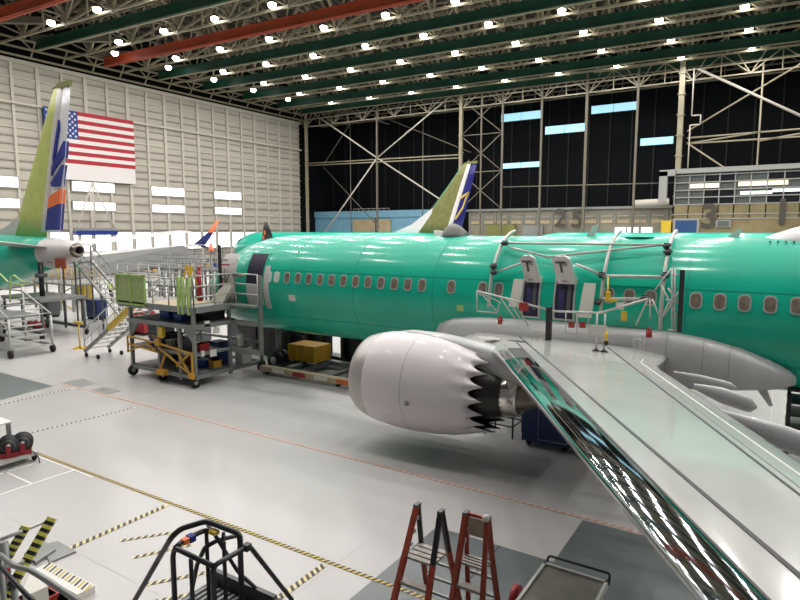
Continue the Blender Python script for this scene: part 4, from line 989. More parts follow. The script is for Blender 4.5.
# ------------------------------------------------------------------ stairs and stands at left
def stairs(name, a, b_, width, n, label, m='alu', string='alu', rails=True):
    """a, b: foot and head of the left stringer; width along +Y-ish"""
    a = Vector(a); b_ = Vector(b_); r_ = thing(name, a, label, 'stairs'); wv = Vector(width)
    for s in (Vector((0, 0, 0)), wv):
        t = MB(); t.bar(a + s, b_ + s, .12, string); t.build('stringer', r_)
        if rails:
            t = MB(); up = Vector((0, 0, .95))
            t.path([a + s + Vector((0, 0, .2)), a + s + up, b_ + s + up, b_ + s], .028, m); t.tube(a + s + up * .5, b_ + s + up * .5, .02, m)
            for i in range(1, 7): q = a + s + (b_ - a) * i / 7; t.tube(q, q + up, .02, m)
            t.build('handrail', r_)
    for i in range(n):
        q = a + (b_ - a) * (i + .5) / n; d_ = (b_ - a); d_.z = 0; d_.normalize()
        t = MB(); t.prism([q - d_ * .12, q + d_ * .12, q + d_ * .12 + wv, q - d_ * .12 + wv], (0, 0, .04), m); t.build('step', r_)
    return r_
s1 = stairs('mobile_stairs', (-25.9, 14.6, .25), (-21.2, 14.3, 2.85), (0, 1.1, 0), 10, 'rolling stairs with yellow stringer leading up to the work stand', 'alu', 'greyp')
MB().bar((-23.6, 14.38, 1.5), (-21.2, 14.22, 2.85), .2, 'yellow').build('yellow_stringer', s1)
for x in (-25.8, -24.9):
    for y in (14.6, 15.7): MB().tube((x, y - .03, .1), (x, y + .03, .1), .1, 'rubber', 12).build('caster', s1)
s2 = stairs('access_stairs', (-29.1, 19.0, .3), (-35.3, 19.6, 3.75), (.1, 1.0, 0), 15, 'tall silver stairs descending from the platform under the tail cone')
for q in ((-35.3, 19.6, 3.7), (-35.3, 20.6, 3.7), (-36.6, 19.6, 3.7), (-36.6, 20.6, 3.7), (-32.2, 19.3, 1.9), (-32.2, 20.3, 1.9)):
    MB().tube((q[0], q[1], 0), q, .05, 'dgrey').build('support_post', s2)
t = MB(); t.bb((-36.7, 19.5, 3.65), (-35.2, 20.7, 3.75), 'greyp'); t.build('landing', s2)
t = MB()
for q in ((-36.6, 19.6), (-36.6, 20.6), (-35.3, 20.6)): t.tube((q[0], q[1], 3.75), (q[0], q[1], 4.7), .03, 'alu')
t.path([(-36.6, 19.6, 4.7), (-36.6, 20.6, 4.7), (-35.3, 20.6, 4.7)], .03, 'alu'); t.build('guard_rail', s2)
for q in ((-29.1, 19.0), (-29.0, 20.0)): MB().tube((q[0], q[1] - .04, .15), (q[0], q[1] + .04, .15), .15, 'rubber', 12).build('caster', s2)
r_ = thing('tail_work_platform', (-33.5, 16.5, 0), 'dark low platform under the tail of the left airliner', 'platform')
t = MB(); t.bb((-35.5, 15.6, 1.95), (-31.5, 18.0, 2.1), 'greyp'); t.build('deck', r_)
for x in (-35.4, -33.5, -31.6):
    for y in (15.7, 17.9): MB().tube((x, y, .2), (x, y, 2.0), .07, 'dgrey').build('leg', r_)
t = MB(); t.bb((-35.6, 15.5, .35), (-31.4, 15.7, .5), 'dgrey'); t.bb((-35.6, 17.8, .35), (-31.4, 18.0, .5), 'dgrey'); t.build('base_frame', r_)
for x in (-35.5, -31.5):
    for y in (15.6, 17.9): MB().tube((x, y - .05, .17), (x, y + .05, .17), .17, 'rubber', 14).build('caster', r_)
t = MB(); t.tube((-33.2, 16.6, 2.1), (-33.2, 16.6, 3.9), .13, 'black', 12); t.tube((-33.2, 16.6, 3.1), (-33.2, 16.6, 3.3), .3, 'dgrey', 12); t.build('jack', r_)
t = MB(); t.bb((-32.5, 17.0, 3.6), (-31.5, 17.05, 4.1), 'brick'); t.tube((-32.0, 17.0, 2.1), (-32.0, 17.0, 3.7), .03, 'alu'); t.build('sign', r_)
for k in range(3):
    t = MB(); x = -33.2 + k * .55; t.rings([[(x + r * math.cos(a * PI / 6), 15.9 + r * math.sin(a * PI / 6), z_) for a in range(12)] for z_, r in ((.5, .17), (.75, .17), (.95, .06))], 'red')
    tag(t.build('red_canister'), 'dark red canister on the low platform under the left tail, %s from left' % ORD[k], 'canister', 'red canisters')
r_ = thing('maintenance_stand', (-30.5, 13.2, 0), 'silver wheeled maintenance stand with stairs at the left edge', 'work stand')
xa, xb, ya, yb = -33.0, -28.2, 12.6, 14.4
for x in (xa, -30.6, xb):
    for y in (ya, yb): MB().tube((x, y, .15), (x, y, 3.0 if x < -30 else 1.7), .05, 'alu').build('post', r_)
t = MB(); t.bb((xa, ya, 1.6), (-29.2, yb, 1.7), 'greyp'); t.build('deck', r_)
t = MB(); t.bb((xa, ya, .3), (xb, ya + .08, .42), 'alu'); t.bb((xa, yb - .08, .3), (xb, yb, .42), 'alu'); t.build('base_frame', r_)
t = MB(); t.path([(xa, ya, 2.7), (-30.6, ya, 2.7), (xb, ya, 1.8)], .035, 'alu'); t.path([(xa, ya, 2.2), (-30.6, ya, 2.2), (xb, ya, 1.3)], .03, 'alu'); t.path([(xa, yb, 2.7), (-30.6, yb, 2.7), (xb, yb, 1.8)], .035, 'alu')
for i in range(5): t.tube((-30.4 + i * .5, ya, 2.6 - i * .2), (-30.4 + i * .5, yb, 2.6 - i * .2), .02, 'alu')
t.build('guard_rail', r_)
for i in range(6): MB().bb((-29.2 + i * .2, ya + .1, 1.45 - i * .22), (-29.0 + i * .2, yb - .1, 1.5 - i * .22), 'alu').build('step', r_)
for x in (xa, xb):
    for y in (ya, yb): MB().tube((x, y - .06, .18), (x, y + .06, .18), .18, 'rubber', 14).build('caster', r_)
t = MB(); t.path([at(0, 274, y=13.4), at(8, 282, y=13.4), at(24, 286, y=13.4)], .04, 'lime'); t.path([at(10, 302, y=13.4), at(10, 277, y=13.4), at(14, 275, y=13.4), at(22, 282, y=13.4), at(32, 282, y=13.4)], .035, 'lime'); t.build('hose', r_)
r_ = thing('barrier_post', (-31.0, 17.0, 0), 'small yellow floor stand in front of the tall silver stairs', 'stand')
t = MB(); t.tube((-27.9, 15.5, 0.05), (-27.9, 15.5, 1.3), .035, 'yellow'); t.build('post', r_)
t = MB(); t.bb((-28.2, 15.45, 0), (-27.6, 15.55, .08), 'yellow'); t.bb((-27.95, 15.2, 0), (-27.85, 15.8, .08), 'yellow'); t.build('base', r_)
t = MB(); t.bb((-28.2, 15.45, 1.2), (-27.6, 15.55, 1.3), 'yellow'); t.build('crossbar', r_)

# racks and docks far behind, at the foot of the left wall
rk = random.Random(11)
for k in range(7):
    x, y = -71.5, 38.5 + k * 5.2; h_ = 2.2 + .5 * (k % 3)
    r_ = thing('parts_rack', (x, y, 0), 'tall grey storage rack along the left wall, %s from the flag side' % ORD[k], 'rack', 'storage racks at the left wall')
    for dx in (-.5, .5):
        for dy in (-1.8, 1.8): MB().bb((x + dx - .05, y + dy - .05, 0), (x + dx + .05, y + dy + .05, h_)  , 'greyp').build('upright', r_)
    for z_ in (.15, .9, 1.65): MB().bb((x - .5, y - 1.8, z_), (x + .5, y + 1.8, z_ + .06), 'greyp').build('shelf', r_)
    t = MB(); t.bb((x - .5, y - 1.8, h_ - .1), (x + .5, y + 1.8, h_), ('bluebin', 'dgrey', 'tan')[k % 3]); t.build('top_shelf', r_)
    for q in range(5):
        m = ('cream', 'amber', 'dgrey', 'bluebin', 'brick')[(q + k) % 5]; yy_ = y - 1.5 + q * .72; z_ = (.21, .96)[q % 2]
        t = MB(); t.bb((x - .35, yy_ - .26, z_), (x + .45, yy_ + .26, z_ + .55), m); t.bb((x - .37, yy_ - .28, z_ + .48), (x + .47, yy_ + .28, z_ + .55), m)
        cn = ('cream', 'amber', 'dark grey', 'blue', 'brick red')[(q + k) % 5]
        tag(t.build('storage_box'), '%s storage box, %s from the left in the %s rack at the left wall' % (cn, ORD[q], ORD[k]), 'box', 'storage boxes in the wall racks')
def dock(x0, y0, x1, y1, z_, label, m, extra):
    r_ = thing('work_dock', ((x0 + x1) / 2, (y0 + y1) / 2, 0), label, 'work dock')
    MB().bb((x0, y0, z_ - .12), (x1, y1, z_), m).build('deck', r_)
    n_ = max(2, int((x1 - x0) / 1.6))
    for i in range(n_ + 1):
        for yy_ in (y0, y1): xx = x0 + (x1 - x0) * i / n_; MB().bb((xx - .06, yy_ - .06, 0), (xx + .06, yy_ + .06, z_ - .1), m).build('leg', r_)
    for yy_ in (y0, y1):
        t = MB()
        for hh in (.5, 1.05): t.tube((x0, yy_, z_ + hh), (x1, yy_, z_ + hh), .03, extra)
        for i in range(n_ * 2 + 1): xx = x0 + (x1 - x0) * i / n_ / 2; t.tube((xx, yy_, z_), (xx, yy_, z_ + 1.05), .025, extra)
        t.build('guard_rail', r_)
    t = MB(); t.bar((x0, y0, .1), (x1, y0, z_ - .2), .06, extra); t.bar((x1, y0, .1), (x0, y0, z_ - .2), .06, extra); t.build('cross_brace', r_)
dock(-46, 22.5, -41, 24.5, 1.9, 'yellow railed work dock on the floor beyond the left tail', 'greyp', 'amber')
dock(-38, 24, -33.5, 25.6, 2.3, 'grey railed work dock on the floor behind the tall silver stairs', 'greyp', 'alu')
dock(-44, 30.5, -37, 32.5, 2.6, 'long dark work dock standing under the far grey wing', 'dgrey', 'greyp')
dock(-31, 21.5, -27.2, 23, 2.5, 'grey work dock behind the nose of the middle airliner', 'greyp', 'alu')
for k, (x, y, m, lab) in enumerate(((-40.2, 20.5, 'dgrey', 'dark grey tool chest standing under the left tail'), (-36.5, 21.5, 'bluecase', 'navy tool chest standing behind the low platform'), (-29.0, 19.6, 'red', 'red tool chest behind the rolling stairs'), (-26.3, 18.8, 'black', 'black tool chest left of the middle nose'), (-24.4, 19.5, 'dgrey', 'dark grey tool chest right behind the work stand'), (-47.5, 27.0, 'yellow', 'yellow tool chest far behind the left tail'))):
    r_ = thing('tool_chest', (x, y, 0), lab, 'tool chest'); MB().bb((x - .6, y - .35, .15), (x + .6, y + .35, 1.25), m).build('body', r_)
    for i in range(4): MB().bb((x - .55, y - .38, .22 + i * .25), (x + .55, y - .35, .42 + i * .25), m).build('drawer', r_)
    for dx in (-.5, .5): MB().tube((x + dx, y - .3, .08), (x + dx, y + .3, .08), .08, 'rubber', 10).build('caster', r_)
# ------------------------------------------------------------------ worker
def person(loc, label):
    r_ = thing('person', loc, label, 'person'); L = Vector(loc)
    V = [(0, 0, .98), (0, 0, 1.15), (0, .0, 1.38), (0, 0, 1.5), (0, -.02, 1.6), (0, -.02, 1.72), (.11, 0, .93), (.12, .0, .5), (.12, .03, .1), (.13, -.1, .04), (-.11, 0, .93), (-.13, .12, .5), (-.13, .2, .12), (-.13, .08, .05),
         (.2, 0, 1.42), (.27, .02, 1.14), (.28, -.1, .92), (-.2, 0, 1.42), (-.28, .02, 1.14), (-.27, -.1, .92)]
    E_ = [(0, 1), (1, 2), (2, 3), (3, 4), (4, 5), (0, 6), (6, 7), (7, 8), (8, 9), (0, 10), (10, 11), (11, 12), (12, 13), (2, 14), (14, 15), (15, 16), (2, 17), (17, 18), (18, 19)]
    Rr = [.15, .14, .16, .07, .09, .10, .10, .07, .05, .05, .10, .07, .05, .05, .07, .05, .04, .07, .05, .04]
    me = bpy.data.meshes.new('body'); me.from_pydata(V, E_, []); o = bpy.data.objects.new('body', me); COL.objects.link(o); o.parent = r_
    md = o.modifiers.new('skin', 'SKIN'); o.modifiers.new('sub', 'SUBSURF').levels = 1
    for i, sv in enumerate(me.skin_vertices[0].data): sv.radius = (Rr[i], Rr[i] * .85); sv.use_root = (i == 0)
    dg = bpy.context.evaluated_depsgraph_get(); m2 = bpy.data.meshes.new_from_object(o.evaluated_get(dg)); o.modifiers.clear(); o.data = m2
    m2.materials.clear(); m2.materials.append(M['cloth']); m2.materials.append(M['skin'])
    for p_ in m2.polygons: p_.material_index = 1 if p_.center.z > 1.53 or (abs(p_.center.x) > .22 and p_.center.z < .98) else 0; p_.use_smooth = True
    v_ = MB(); v_.rings([[(a_ * math.cos(2 * PI * j / 16), b2 * math.sin(2 * PI * j / 16), z_) for j in range(16)] for z_, a_, b2 in ((.95, .2, .16), (1.15, .19, .16), (1.35, .23, .17), (1.46, .19, .14), (1.5, .1, .09))], 'hivis', caps=(True, True)); v_.build('vest', r_, local=True)
    h_ = MB(); h_.ball((0, 0, 1.72), (.11, .12, .1), 'black', 8, 12); h_.build('hair', r_, local=True)
    return r_
pp = at(111.5, 302, z=0); person((pp.x, pp.y, 0), 'person in yellow-green safety vest and dark trousers, back turned').rotation_euler.z = .4

# ------------------------------------------------------------------ under the fuselage
r_ = thing('tow_dolly', (-14.8, 16.8, 0), 'long low rail dolly on the floor under the green belly', 'dolly')
t = MB(); t.bb((-17.0, 16.45, .12), (-9.5, 16.75, .32), 'tan'); t.bb((-17.0, 18.6, .12), (-9.5, 18.9, .32), 'greyp'); t.build('side_rail', r_)
for i in range(6): MB().bb((-16.8 + i * 1.4, 16.7, .14), (-16.6 + i * 1.4, 18.7, .26), 'dgrey').build('cross_member', r_)
for i, m in enumerate(('cream', 'red', 'cream', 'orange', 'cream')): MB().bb((-16.3 + i * 1.05, 16.42, .15), (-15.7 + i * 1.05, 16.45, .3), m).build('label_plate', r_)
for x in (-16.7, -13.2, -9.8):
    for y in (16.6, 18.75): MB().tube((x, y - .06, .1), (x, y + .06, .1), .1, 'rubber', 12).build('wheel', r_)
r_ = thing('equipment_wall', (-19.8, 19.8, 0), 'tall black equipment rack standing behind the nose of the middle airliner', 'rack')
t = MB(); t.bb((-22.2, 19.5, .1), (-17.4, 20.2, .2), 'black'); t.bb((-22.2, 19.5, 2.2), (-17.4, 20.2, 2.3), 'black'); t.bb((-22.2, 20.1, .1), (-17.4, 20.2, 2.3), 'black'); t.build('frame', r_)
for i in range(5): MB().bb((-22.1 + i * .95, 19.52, .2), (-21.3 + i * .95, 19.9, (1.9, 1.2, 2.1, 1.5, 1.0)[i]), ('dgrey', 'black', 'bluecase', 'dgrey', 'black')[i]).build('module', r_)
for x in (-22.1, -17.5): MB().bb((x - .1, 19.5, 0), (x + .1, 20.2, .1), 'rubber').build('foot', r_)
t = MB(); t.prism([(-18.3, 15.25, 2.87), (-17.6, 15.25, 2.87), (-17.25, 15.4, 3.5), (-17.6, 15.4, 3.6), (-18.0, 15.3, 3.2)], (0, .2, 0), 'cream'); tag(t.build('slide_pack'), 'pale folded slide pack lying on the deck below the opened entry door', 'slide pack')
r_ = thing('yellow_crate', (-16.0, 18.4, .33), 'yellow crate on the rail dolly under the belly', 'crate')
t = MB(); t.bb((-16.8, 17.9, .33), (-15.4, 18.9, .98), 'amber'); t.build('body', r_)
for i in range(4): MB().bb((-16.8 + i * .45, 17.86, .33), (-16.74 + i * .45, 17.9, .98), 'yellow').build('rib', r_)
for k, (x, y, w_1, d_1, h_1, m, lab) in enumerate(((-14.6, 20.7, 1.3, .8, 1.1, 'black', 'black equipment cabinet behind the rail dolly beneath the belly'), (-12.9, 21.2, .9, .7, 1.2, 'cream', 'cream cabinet standing on the far side under the belly'), (-11.6, 20.6, 1.2, .6, .9, 'dgrey', 'dark grey cabinet under the belly just left of the engine'), (-14.0, 22.3, .7, .6, 1.3, 'yellow', 'yellow cabinet beyond the belly, seen below it'), (-18.9, 19.6, 1.6, 1.2, 1.2, 'black', 'black box under the nose behind the work stand'))):
    r_ = thing('equipment_cabinet', (x, y, 0), lab, 'cabinet'); t = MB(); t.bb((x - w_1 / 2, y - d_1 / 2, .1), (x + w_1 / 2, y + d_1 / 2, h_1), m); t.build('body', r_)
    MB().bb((x - w_1 * .45, y - d_1 / 2 - .02, .2), (x - .02, y - d_1 / 2, h_1 - .1), m).build('door', r_); MB().bb((x + .02, y - d_1 / 2 - .02, .2), (x + w_1 * .45, y - d_1 / 2, h_1 - .1), m).build('door', r_)
    MB().bb((x - w_1 * .4, y - d_1 * .4, 0), (x + w_1 * .4, y + d_1 * .4, .1), 'rubber').build('base', r_)
r_ = thing('belly_tooling_frame', (-13.5, 19.6, 0), 'long black tooling frame standing under the far side of the belly', 'frame')
t = MB(); t.bb((-17.2, 19.3, .1), (-9.3, 19.9, .35), 'black'); t.bb((-17.2, 19.3, 1.35), (-9.3, 19.9, 1.55), 'black'); t.build('beam', r_)
for i in range(9): MB().bb((-17.2 + i * .97, 19.35, .3), (-17.05 + i * .97, 19.85, 1.4), 'black').build('upright', r_)
for i in range(0, 8, 2): MB().bb((-17.1 + i * .97, 19.7, .35), (-16.3 + i * .97, 19.8, 1.35), 'dgrey').build('panel', r_)
t = MB(); t.bb((-17.0, 23.2, 0), (-9.5, 24.0, 1.5), 'black'); t.bb((-17.05, 23.15, 1.5), (-9.45, 24.05, 1.56), 'dgrey'); tag(t.build('storage_bench'), 'long low black bench on the far side beneath the green belly', 'bench')
# navy tool cabinet and small trolley under the wing
r_ = thing('tool_cabinet', (-4.85, 14.9, 0), 'dark navy wheeled tool cabinet under the wing behind the engine', 'cabinet')
t = MB(); t.bb((-5.45, 14.45, .15), (-4.2, 15.5, 1.55), 'bluecase'); t.build('body', r_)
t = MB(); t.path([(-5.0, 14.43, .25), (-5.0, 14.43, 1.45), (-4.25, 14.43, 1.45), (-4.25, 14.43, .25), (-5.0, 14.43, .25)], .012, 'greyp', 6); t.build('door', r_)
t = MB(); t.tube((-4.35, 14.41, .8), (-4.35, 14.41, 1.0), .015, 'alu'); t.build('handle', r_)
for x in (-5.3, -4.35):
    for y in (14.6, 15.4): MB().tube((x, y - .03, .08), (x, y + .03, .08), .08, 'rubber', 12).build('caster', r_)
r_ = thing('wire_trolley', (-6.2, 15.2, 0), 'small black wire trolley on the floor behind the engine nozzle', 'trolley')
t = MB()
for z_ in (.35, .6, .85): t.path([(-6.6, 14.7, z_), (-5.8, 14.7, z_), (-5.8, 15.4, z_), (-6.6, 15.4, z_), (-6.6, 14.7, z_)], .02, 'black', 6)
t.build('frame', r_)
for x in (-6.6, -5.8):
    for y in (14.7, 15.4): MB().tube((x, y, .02), (x, y, .9), .025, 'black').build('leg', r_)
# rack at right edge behind the wing
r_ = thing('equipment_rack', (2.6, 19.5, 0), 'black open equipment rack at the right edge behind the flap fairings', 'rack')
q = at(790, 395, y=16.6); x = q.x
for dx in (0, 1.3):
    for dy in (0, .8): MB().bar((x + dx, 16.6 + dy, 0), (x + dx, 16.6 + dy, q.z), .08, 'black').build('post', r_)
for i in range(6): MB().bb((x - .05, 16.55, .3 + i * .3), (x + 1.35, 17.45, .36 + i * .3), 'black').build('shelf', r_)
r_.location = (x, 17, 0)
for o in r_.children: o.location = -Vector((x, 17, 0)) + Vector((2.6, 19.5, 0))

# ------------------------------------------------------------------ foreground
# stepladders
def stepladder(cx, cy, top, plat, hw, fs, rs, label, mode):
    r_ = thing('podium_ladder', (cx, cy, 0), label, 'ladder', 'red podium ladders')
    def wd(z): return hw + .055 * (top - z)
    def fy(z): return cy - fs * (top - z)
    def ry(z): return cy + rs * (top - z)
    for s in (-1, 1):
        up = 'black' if (s == 1 or mode == 2) and mode != 2 else 'grp'
        a = Vector((cx + s * wd(top), fy(top), top)); m_ = Vector((cx + s * wd(plat), fy(plat), plat)); b_ = Vector((cx + s * wd(0), fy(0), 0))
        MB().bar(a, m_, .06, up).build('front_rail', r_); MB().bar(m_, b_, .065, 'grp').build('front_rail', r_)
        a2 = Vector((cx + s * wd(top), ry(top) + .04, top)); m2 = Vector((cx + s * wd(plat), ry(plat), plat)); b2 = Vector((cx + s * wd(0), ry(0), 0))
        MB().bar(a2, m2, .055, 'black' if mode == 1 else 'grp').build('rear_rail', r_); MB().bar(m2, b2, .055, 'grp').build('rear_rail', r_)
        MB().box((cx + s * wd(top), (fy(top) + ry(top) + .04) / 2, top + .01), (.06, .11, .035), 'dgrey').build('top_cap', r_)
        for z_ in (1.85, 1.7, 1.55):
            if z_ > plat: MB().box((cx + s * (wd(z_) - .03), fy(z_) + .05, z_), (.02, .05, .05), 'alu').build('bracket', r_)
    t = MB()
    for i in range(4):
        f0 = fy(plat) + (ry(plat) - fy(plat)) * i / 4 + .01; t.bb((cx - wd(plat), f0, plat - .03), (cx + wd(plat), f0 + (ry(plat) - fy(plat)) / 4 - .03, plat), 'tread')
    t.build('platform', r_)
    z_ = plat - .27
    while z_ > .1:
        MB().bb((cx - wd(z_), fy(z_) - .02, z_ - .04), (cx + wd(z_), fy(z_) + .09, z_), 'tread').build('step', r_)
        MB().bb((cx - wd(z_), ry(z_) - .02, z_ - .02), (cx + wd(z_), ry(z_) + .02, z_ + .01), 'greyp').build('rear_bar', r_); z_ -= .28
    for s in (-1, 1):
        for yy_ in (fy(0), ry(0)): MB().box((cx + s * wd(0), yy_, .03), (.09, .08, .06), 'rubber').build('foot', r_)
    return r_
stepladder(-3.64, 6.39, 2.0, 1.42, .175, .42, .30, 'red podium ladder in front with black upper side rails', 1)
l2 = stepladder(-3.12, 6.72, 1.9, 1.3, .15, .22, .2, 'red podium ladder behind, with pale back board between its rails', 2)
MB().bb((-3.25, 6.74, 1.62), (-2.99, 6.77, 1.86), 'wood').build('back_board', l2)
MB().bar((-3.27, 6.75, 1.9), (-2.97, 6.75, 1.9), .04, 'grp').build('top_bar', l2)
MB().ball((-2.97, 6.7, 1.93), (.05, .05, .05), 'cream').build('tape_wrap', l2)
# steel cart
r_ = thing('utility_cart', (-2.12, 6.9, 0), 'steel utility cart with flat tray, black push handle, bottom right', 'cart')
t = MB(); t.bb((-2.52, 6.0, .88), (-1.72, 7.72, .93), 'tray'); t.build('tray', r_)
t = MB()
for a, b_ in (((-2.56, 5.98), (-2.52, 7.76)), ((-1.72, 5.98), (-1.68, 7.76)), ((-2.56, 7.72), (-1.68, 7.76)), ((-2.56, 5.96), (-1.68, 6.0))): t.bb((a[0], a[1], .87), (b_[0], b_[1], .96), 'alu')
t.build('tray_rim', r_)
t = MB(); t.path([(-2.52, 7.76, .9), (-2.52, 7.84, 1.02), (-1.68, 7.84, 1.02), (-1.68, 7.76, .9)], .018, 'black'); t.build('push_handle', r_)
for x in (-2.5, -1.74):
    for y in (6.1, 7.65): MB().bar((x, y, .15), (x, y, .88), .05, 'alu').build('leg', r_); MB().tube((x - .02, y, .08), (x + .02, y, .08), .08, 'rubber', 14).build('caster', r_)
t = MB(); t.bb((-2.5, 6.1, .3), (-1.74, 7.65, .34), 'tray'); t.build('lower_shelf', r_)
t = MB(); q = at(515, 597, z=.5); t.tube((q.x - .03, q.y, .5), (q.x + .05, q.y, .5), .17, 'red', 18); t.tube((q.x, q.y, 0), (q.x, q.y, .5), .03, 'black'); t.tube((q.x - .04, q.y, .5), (q.x + .06, q.y, .5), .05, 'black'); t.tube((q.x, q.y, 0), (q.x, q.y, .03), .15, 'black', 14)
tag(t.build('hose_reel'), 'small red reel on a black post left of the utility cart', 'reel')

# black guard-rail platform
r_ = thing('rolling_platform', (-3.55, 2.9, 0), 'black tubular rolling platform with hooped guard rails, bottom centre-left', 'platform')
zt1, zt2, zp = 3.27, 3.2, 2.6
BL, BR, FRr, FL = [tuple(at(u, v, z=z_)[:2]) for u, v, z_ in ((206, 521, 3.27), (240, 534, 3.25), (213, 566, 3.17), (175, 548, 3.19))]
tr = .02
def V3(p_, z_): return Vector((p_[0], p_[1], z_))
MB().path([at(135, 600, z=2.4), at(158, 560, z=2.85), at(171, 538, z=3.18), at(180, 529, z=3.24), V3(BL, 3.27), V3(BR, 3.25), (BR[0] + .02, BR[1] - .02, 3.15), (BR[0] + .02, BR[1] - .02, zp)], .022, 'black', 10).build('outer_hoop', r_)
MB().path([(FL[0] - .03, FL[1], zp), (FL[0] - .03, FL[1], 3.12), V3(FL, 3.19), V3(FRr, 3.17)], tr, 'black', 10).build('inner_hoop', r_)
MB().path([V3(FL, 3.19), at(184, 540, z=3.2), at(205, 530, z=3.2), at(216, 532, z=3.2)], tr, 'black', 10).build('inner_hoop', r_)
MB().path([at(247, 547, z=3.2), V3(FRr, 3.17), (FRr[0], FRr[1], zp)], tr, 'black', 10).build('inner_hoop', r_)
MB().path([at(247, 547, z=3.2), at(251, 548, z=3.19), at(292, 600, z=2.5)], .018, 'black', 10).build('side_brace', r_)
MB().path([at(208, 525, z=3.2), at(215, 535, z=3.2), at(238, 572, z=2.8), at(256, 588, z=2.7), at(259, 600, z=2.6)], .016, 'black', 10).build('side_brace', r_)
MB().path([at(190, 600, z=2.5), at(197, 565, z=2.9), at(205, 547, z=3.1), at(218, 540, z=3.12), at(240, 535, z=3.12)], .018, 'black', 10).build('side_brace', r_)
for p_ in (BL, (-3.60, 3.05), (-3.48, 2.95), (-3.5, 2.66)): MB().tube(V3(p_, zp), V3(p_, 3.18), .016, 'black').build('upright', r_)
t = MB(); t.bb((-3.95, 2.55, zp - .06), (-3.2, 3.2, zp - .02), 'dgrey')
for i in range(12): t.bb((-3.9 + i * .055, 2.6, zp - .02), (-3.88 + i * .055, 3.15, zp), 'greyp')
t.build('platform_grate', r_)
t = MB(); t.bb((-3.98, 3.18, zp - .1), (-3.2, 3.22, zp + .1), 'dgrey'); t.bb((-3.2, 2.55, zp - .1), (-3.16, 3.22, zp + .08), 'dgrey'); t.build('toe_board', r_)
for p_ in ((-3.95, 3.2), (-3.2, 3.2), (-3.2, 2.55), (-3.95, 2.55)): MB().tube((p_[0], p_[1], .1), (p_[0], p_[1], zp - .05), .03, 'black').build('leg', r_); MB().tube((p_[0] - .03, p_[1], .1), (p_[0] + .03, p_[1], .1), .1, 'rubber', 14).build('caster', r_)
MB().box(at(214, 532, z=3.22), (.07, .05, .03), 'yellow').build('yellow_tape', r_)
MB().box(at(247, 547, z=3.2), (.05, .05, .05), 'black').build('clamp', r_); MB().box(at(191, 538, z=3.2), (.06, .05, .05), 'royal').build('clamp', r_); MB().box(at(185, 541, z=3.2), (.05, .05, .04), 'orange').build('tape_wrap', r_)

# striped barrier and bits bottom left
def striped_post(name, a, b_, w_1, parent, n=9):
    a = Vector(a); b_ = Vector(b_); t = MB(); d_ = (b_ - a) / n
    u_ = Vector((RT[0], RT[1], 0)); nn = d_.cross(u_).normalized() * .05
    for i in range(n * 2):
        p0 = a + d_ * i / 2; p1 = a + d_ * (i + 1) / 2; sl_ = d_ * .35
        t.prism([p0 - u_ * w_1 / 2, p0 + u_ * w_1 / 2 + sl_, p1 + u_ * w_1 / 2 + sl_, p1 - u_ * w_1 / 2], nn, 'black' if i % 2 else M['hazard'])
    return t.build(name, parent)
M['hazard'] = mat('hazard_yellow', (.70, .66, .13), .55)
r_ = thing('striped_barrier', (-8.0, 3.5, 0), 'yellow and black striped loading frame in the bottom left corner', 'barrier')
striped_post('striped_post', at(54, 517, z=1.8), at(14, 585, z=1.15), .12, r_)
striped_post('striped_post', at(28, 525, z=1.8), at(6, 562, z=1.4), .11, r_, 6)
striped_post('striped_post', at(10, 575, z=1.2), at(6, 612, z=.9), .10, r_, 5)
MB().path([at(0, 540, z=1.75), at(47, 521, z=1.75)], .025, 'alu').build('rail', r_)
MB().path([at(0, 570, z=1.4), at(24, 561, z=1.4)], .025, 'alu').build('rail', r_)
MB().tube(at(4, 543, z=1.7), (at(4, 543, z=1.7).x, at(4, 543, z=1.7).y, 0), .05, 'greyp').build('post', r_)
for q in (at(14, 585, z=1.15), at(6, 612, z=.9)): MB().tube(q, (q.x, q.y, 0), .04, 'greyp').build('post', r_)
MB().box(at(4, 573, z=1.35), (.1, .1, .1), 'red').build('red_clamp', r_)
r_ = thing('pipe_frame', (-7.0, 2.6, 0), 'dark grey bent pipe handrail crossing the bottom left corner', 'handrail')
MB().path([at(0, 555, z=1.9), at(14, 566, z=1.9), at(30, 570, z=1.95), at(50, 582, z=1.9), at(85, 606, z=1.85)], .03, 'greyp').build('pipe', r_)
MB().path([at(0, 566, z=2.0), at(22, 590, z=1.9), at(38, 606, z=1.85)], .025, 'black').build('pipe', r_)
for q in (at(0, 555, z=1.9), at(85, 606, z=1.85)): MB().tube(q, (q.x, q.y, 0), .03, 'greyp').build('post', r_)
r_ = thing('ramp_edge', (-9.5, 4.9, 0), 'low white kerb block with yellow and black striped top', 'kerb')
a, b_ = at(42, 566, z=.12), at(86, 590, z=.12); dd = (b_ - a).normalized(); nn = Vector((-dd.y, dd.x, 0)) * -.14
MB().prism([a - nn, b_ - nn, b_ + nn, a + nn], (0, 0, -.12), 'tapew').build('block', r_)
t = MB(); n_ = 14
for i in range(n_): q = a + (b_ - a) * i / n_; q2 = a + (b_ - a) * (i + .5) / n_; t.prism([q - nn * .9, q2 - nn * .9, q2 + nn * .2 + dd * .08, q + nn * .2 + dd * .08], (0, 0, .004), 'tape' if i % 2 else 'tapek')
t.build('striped_top', r_)
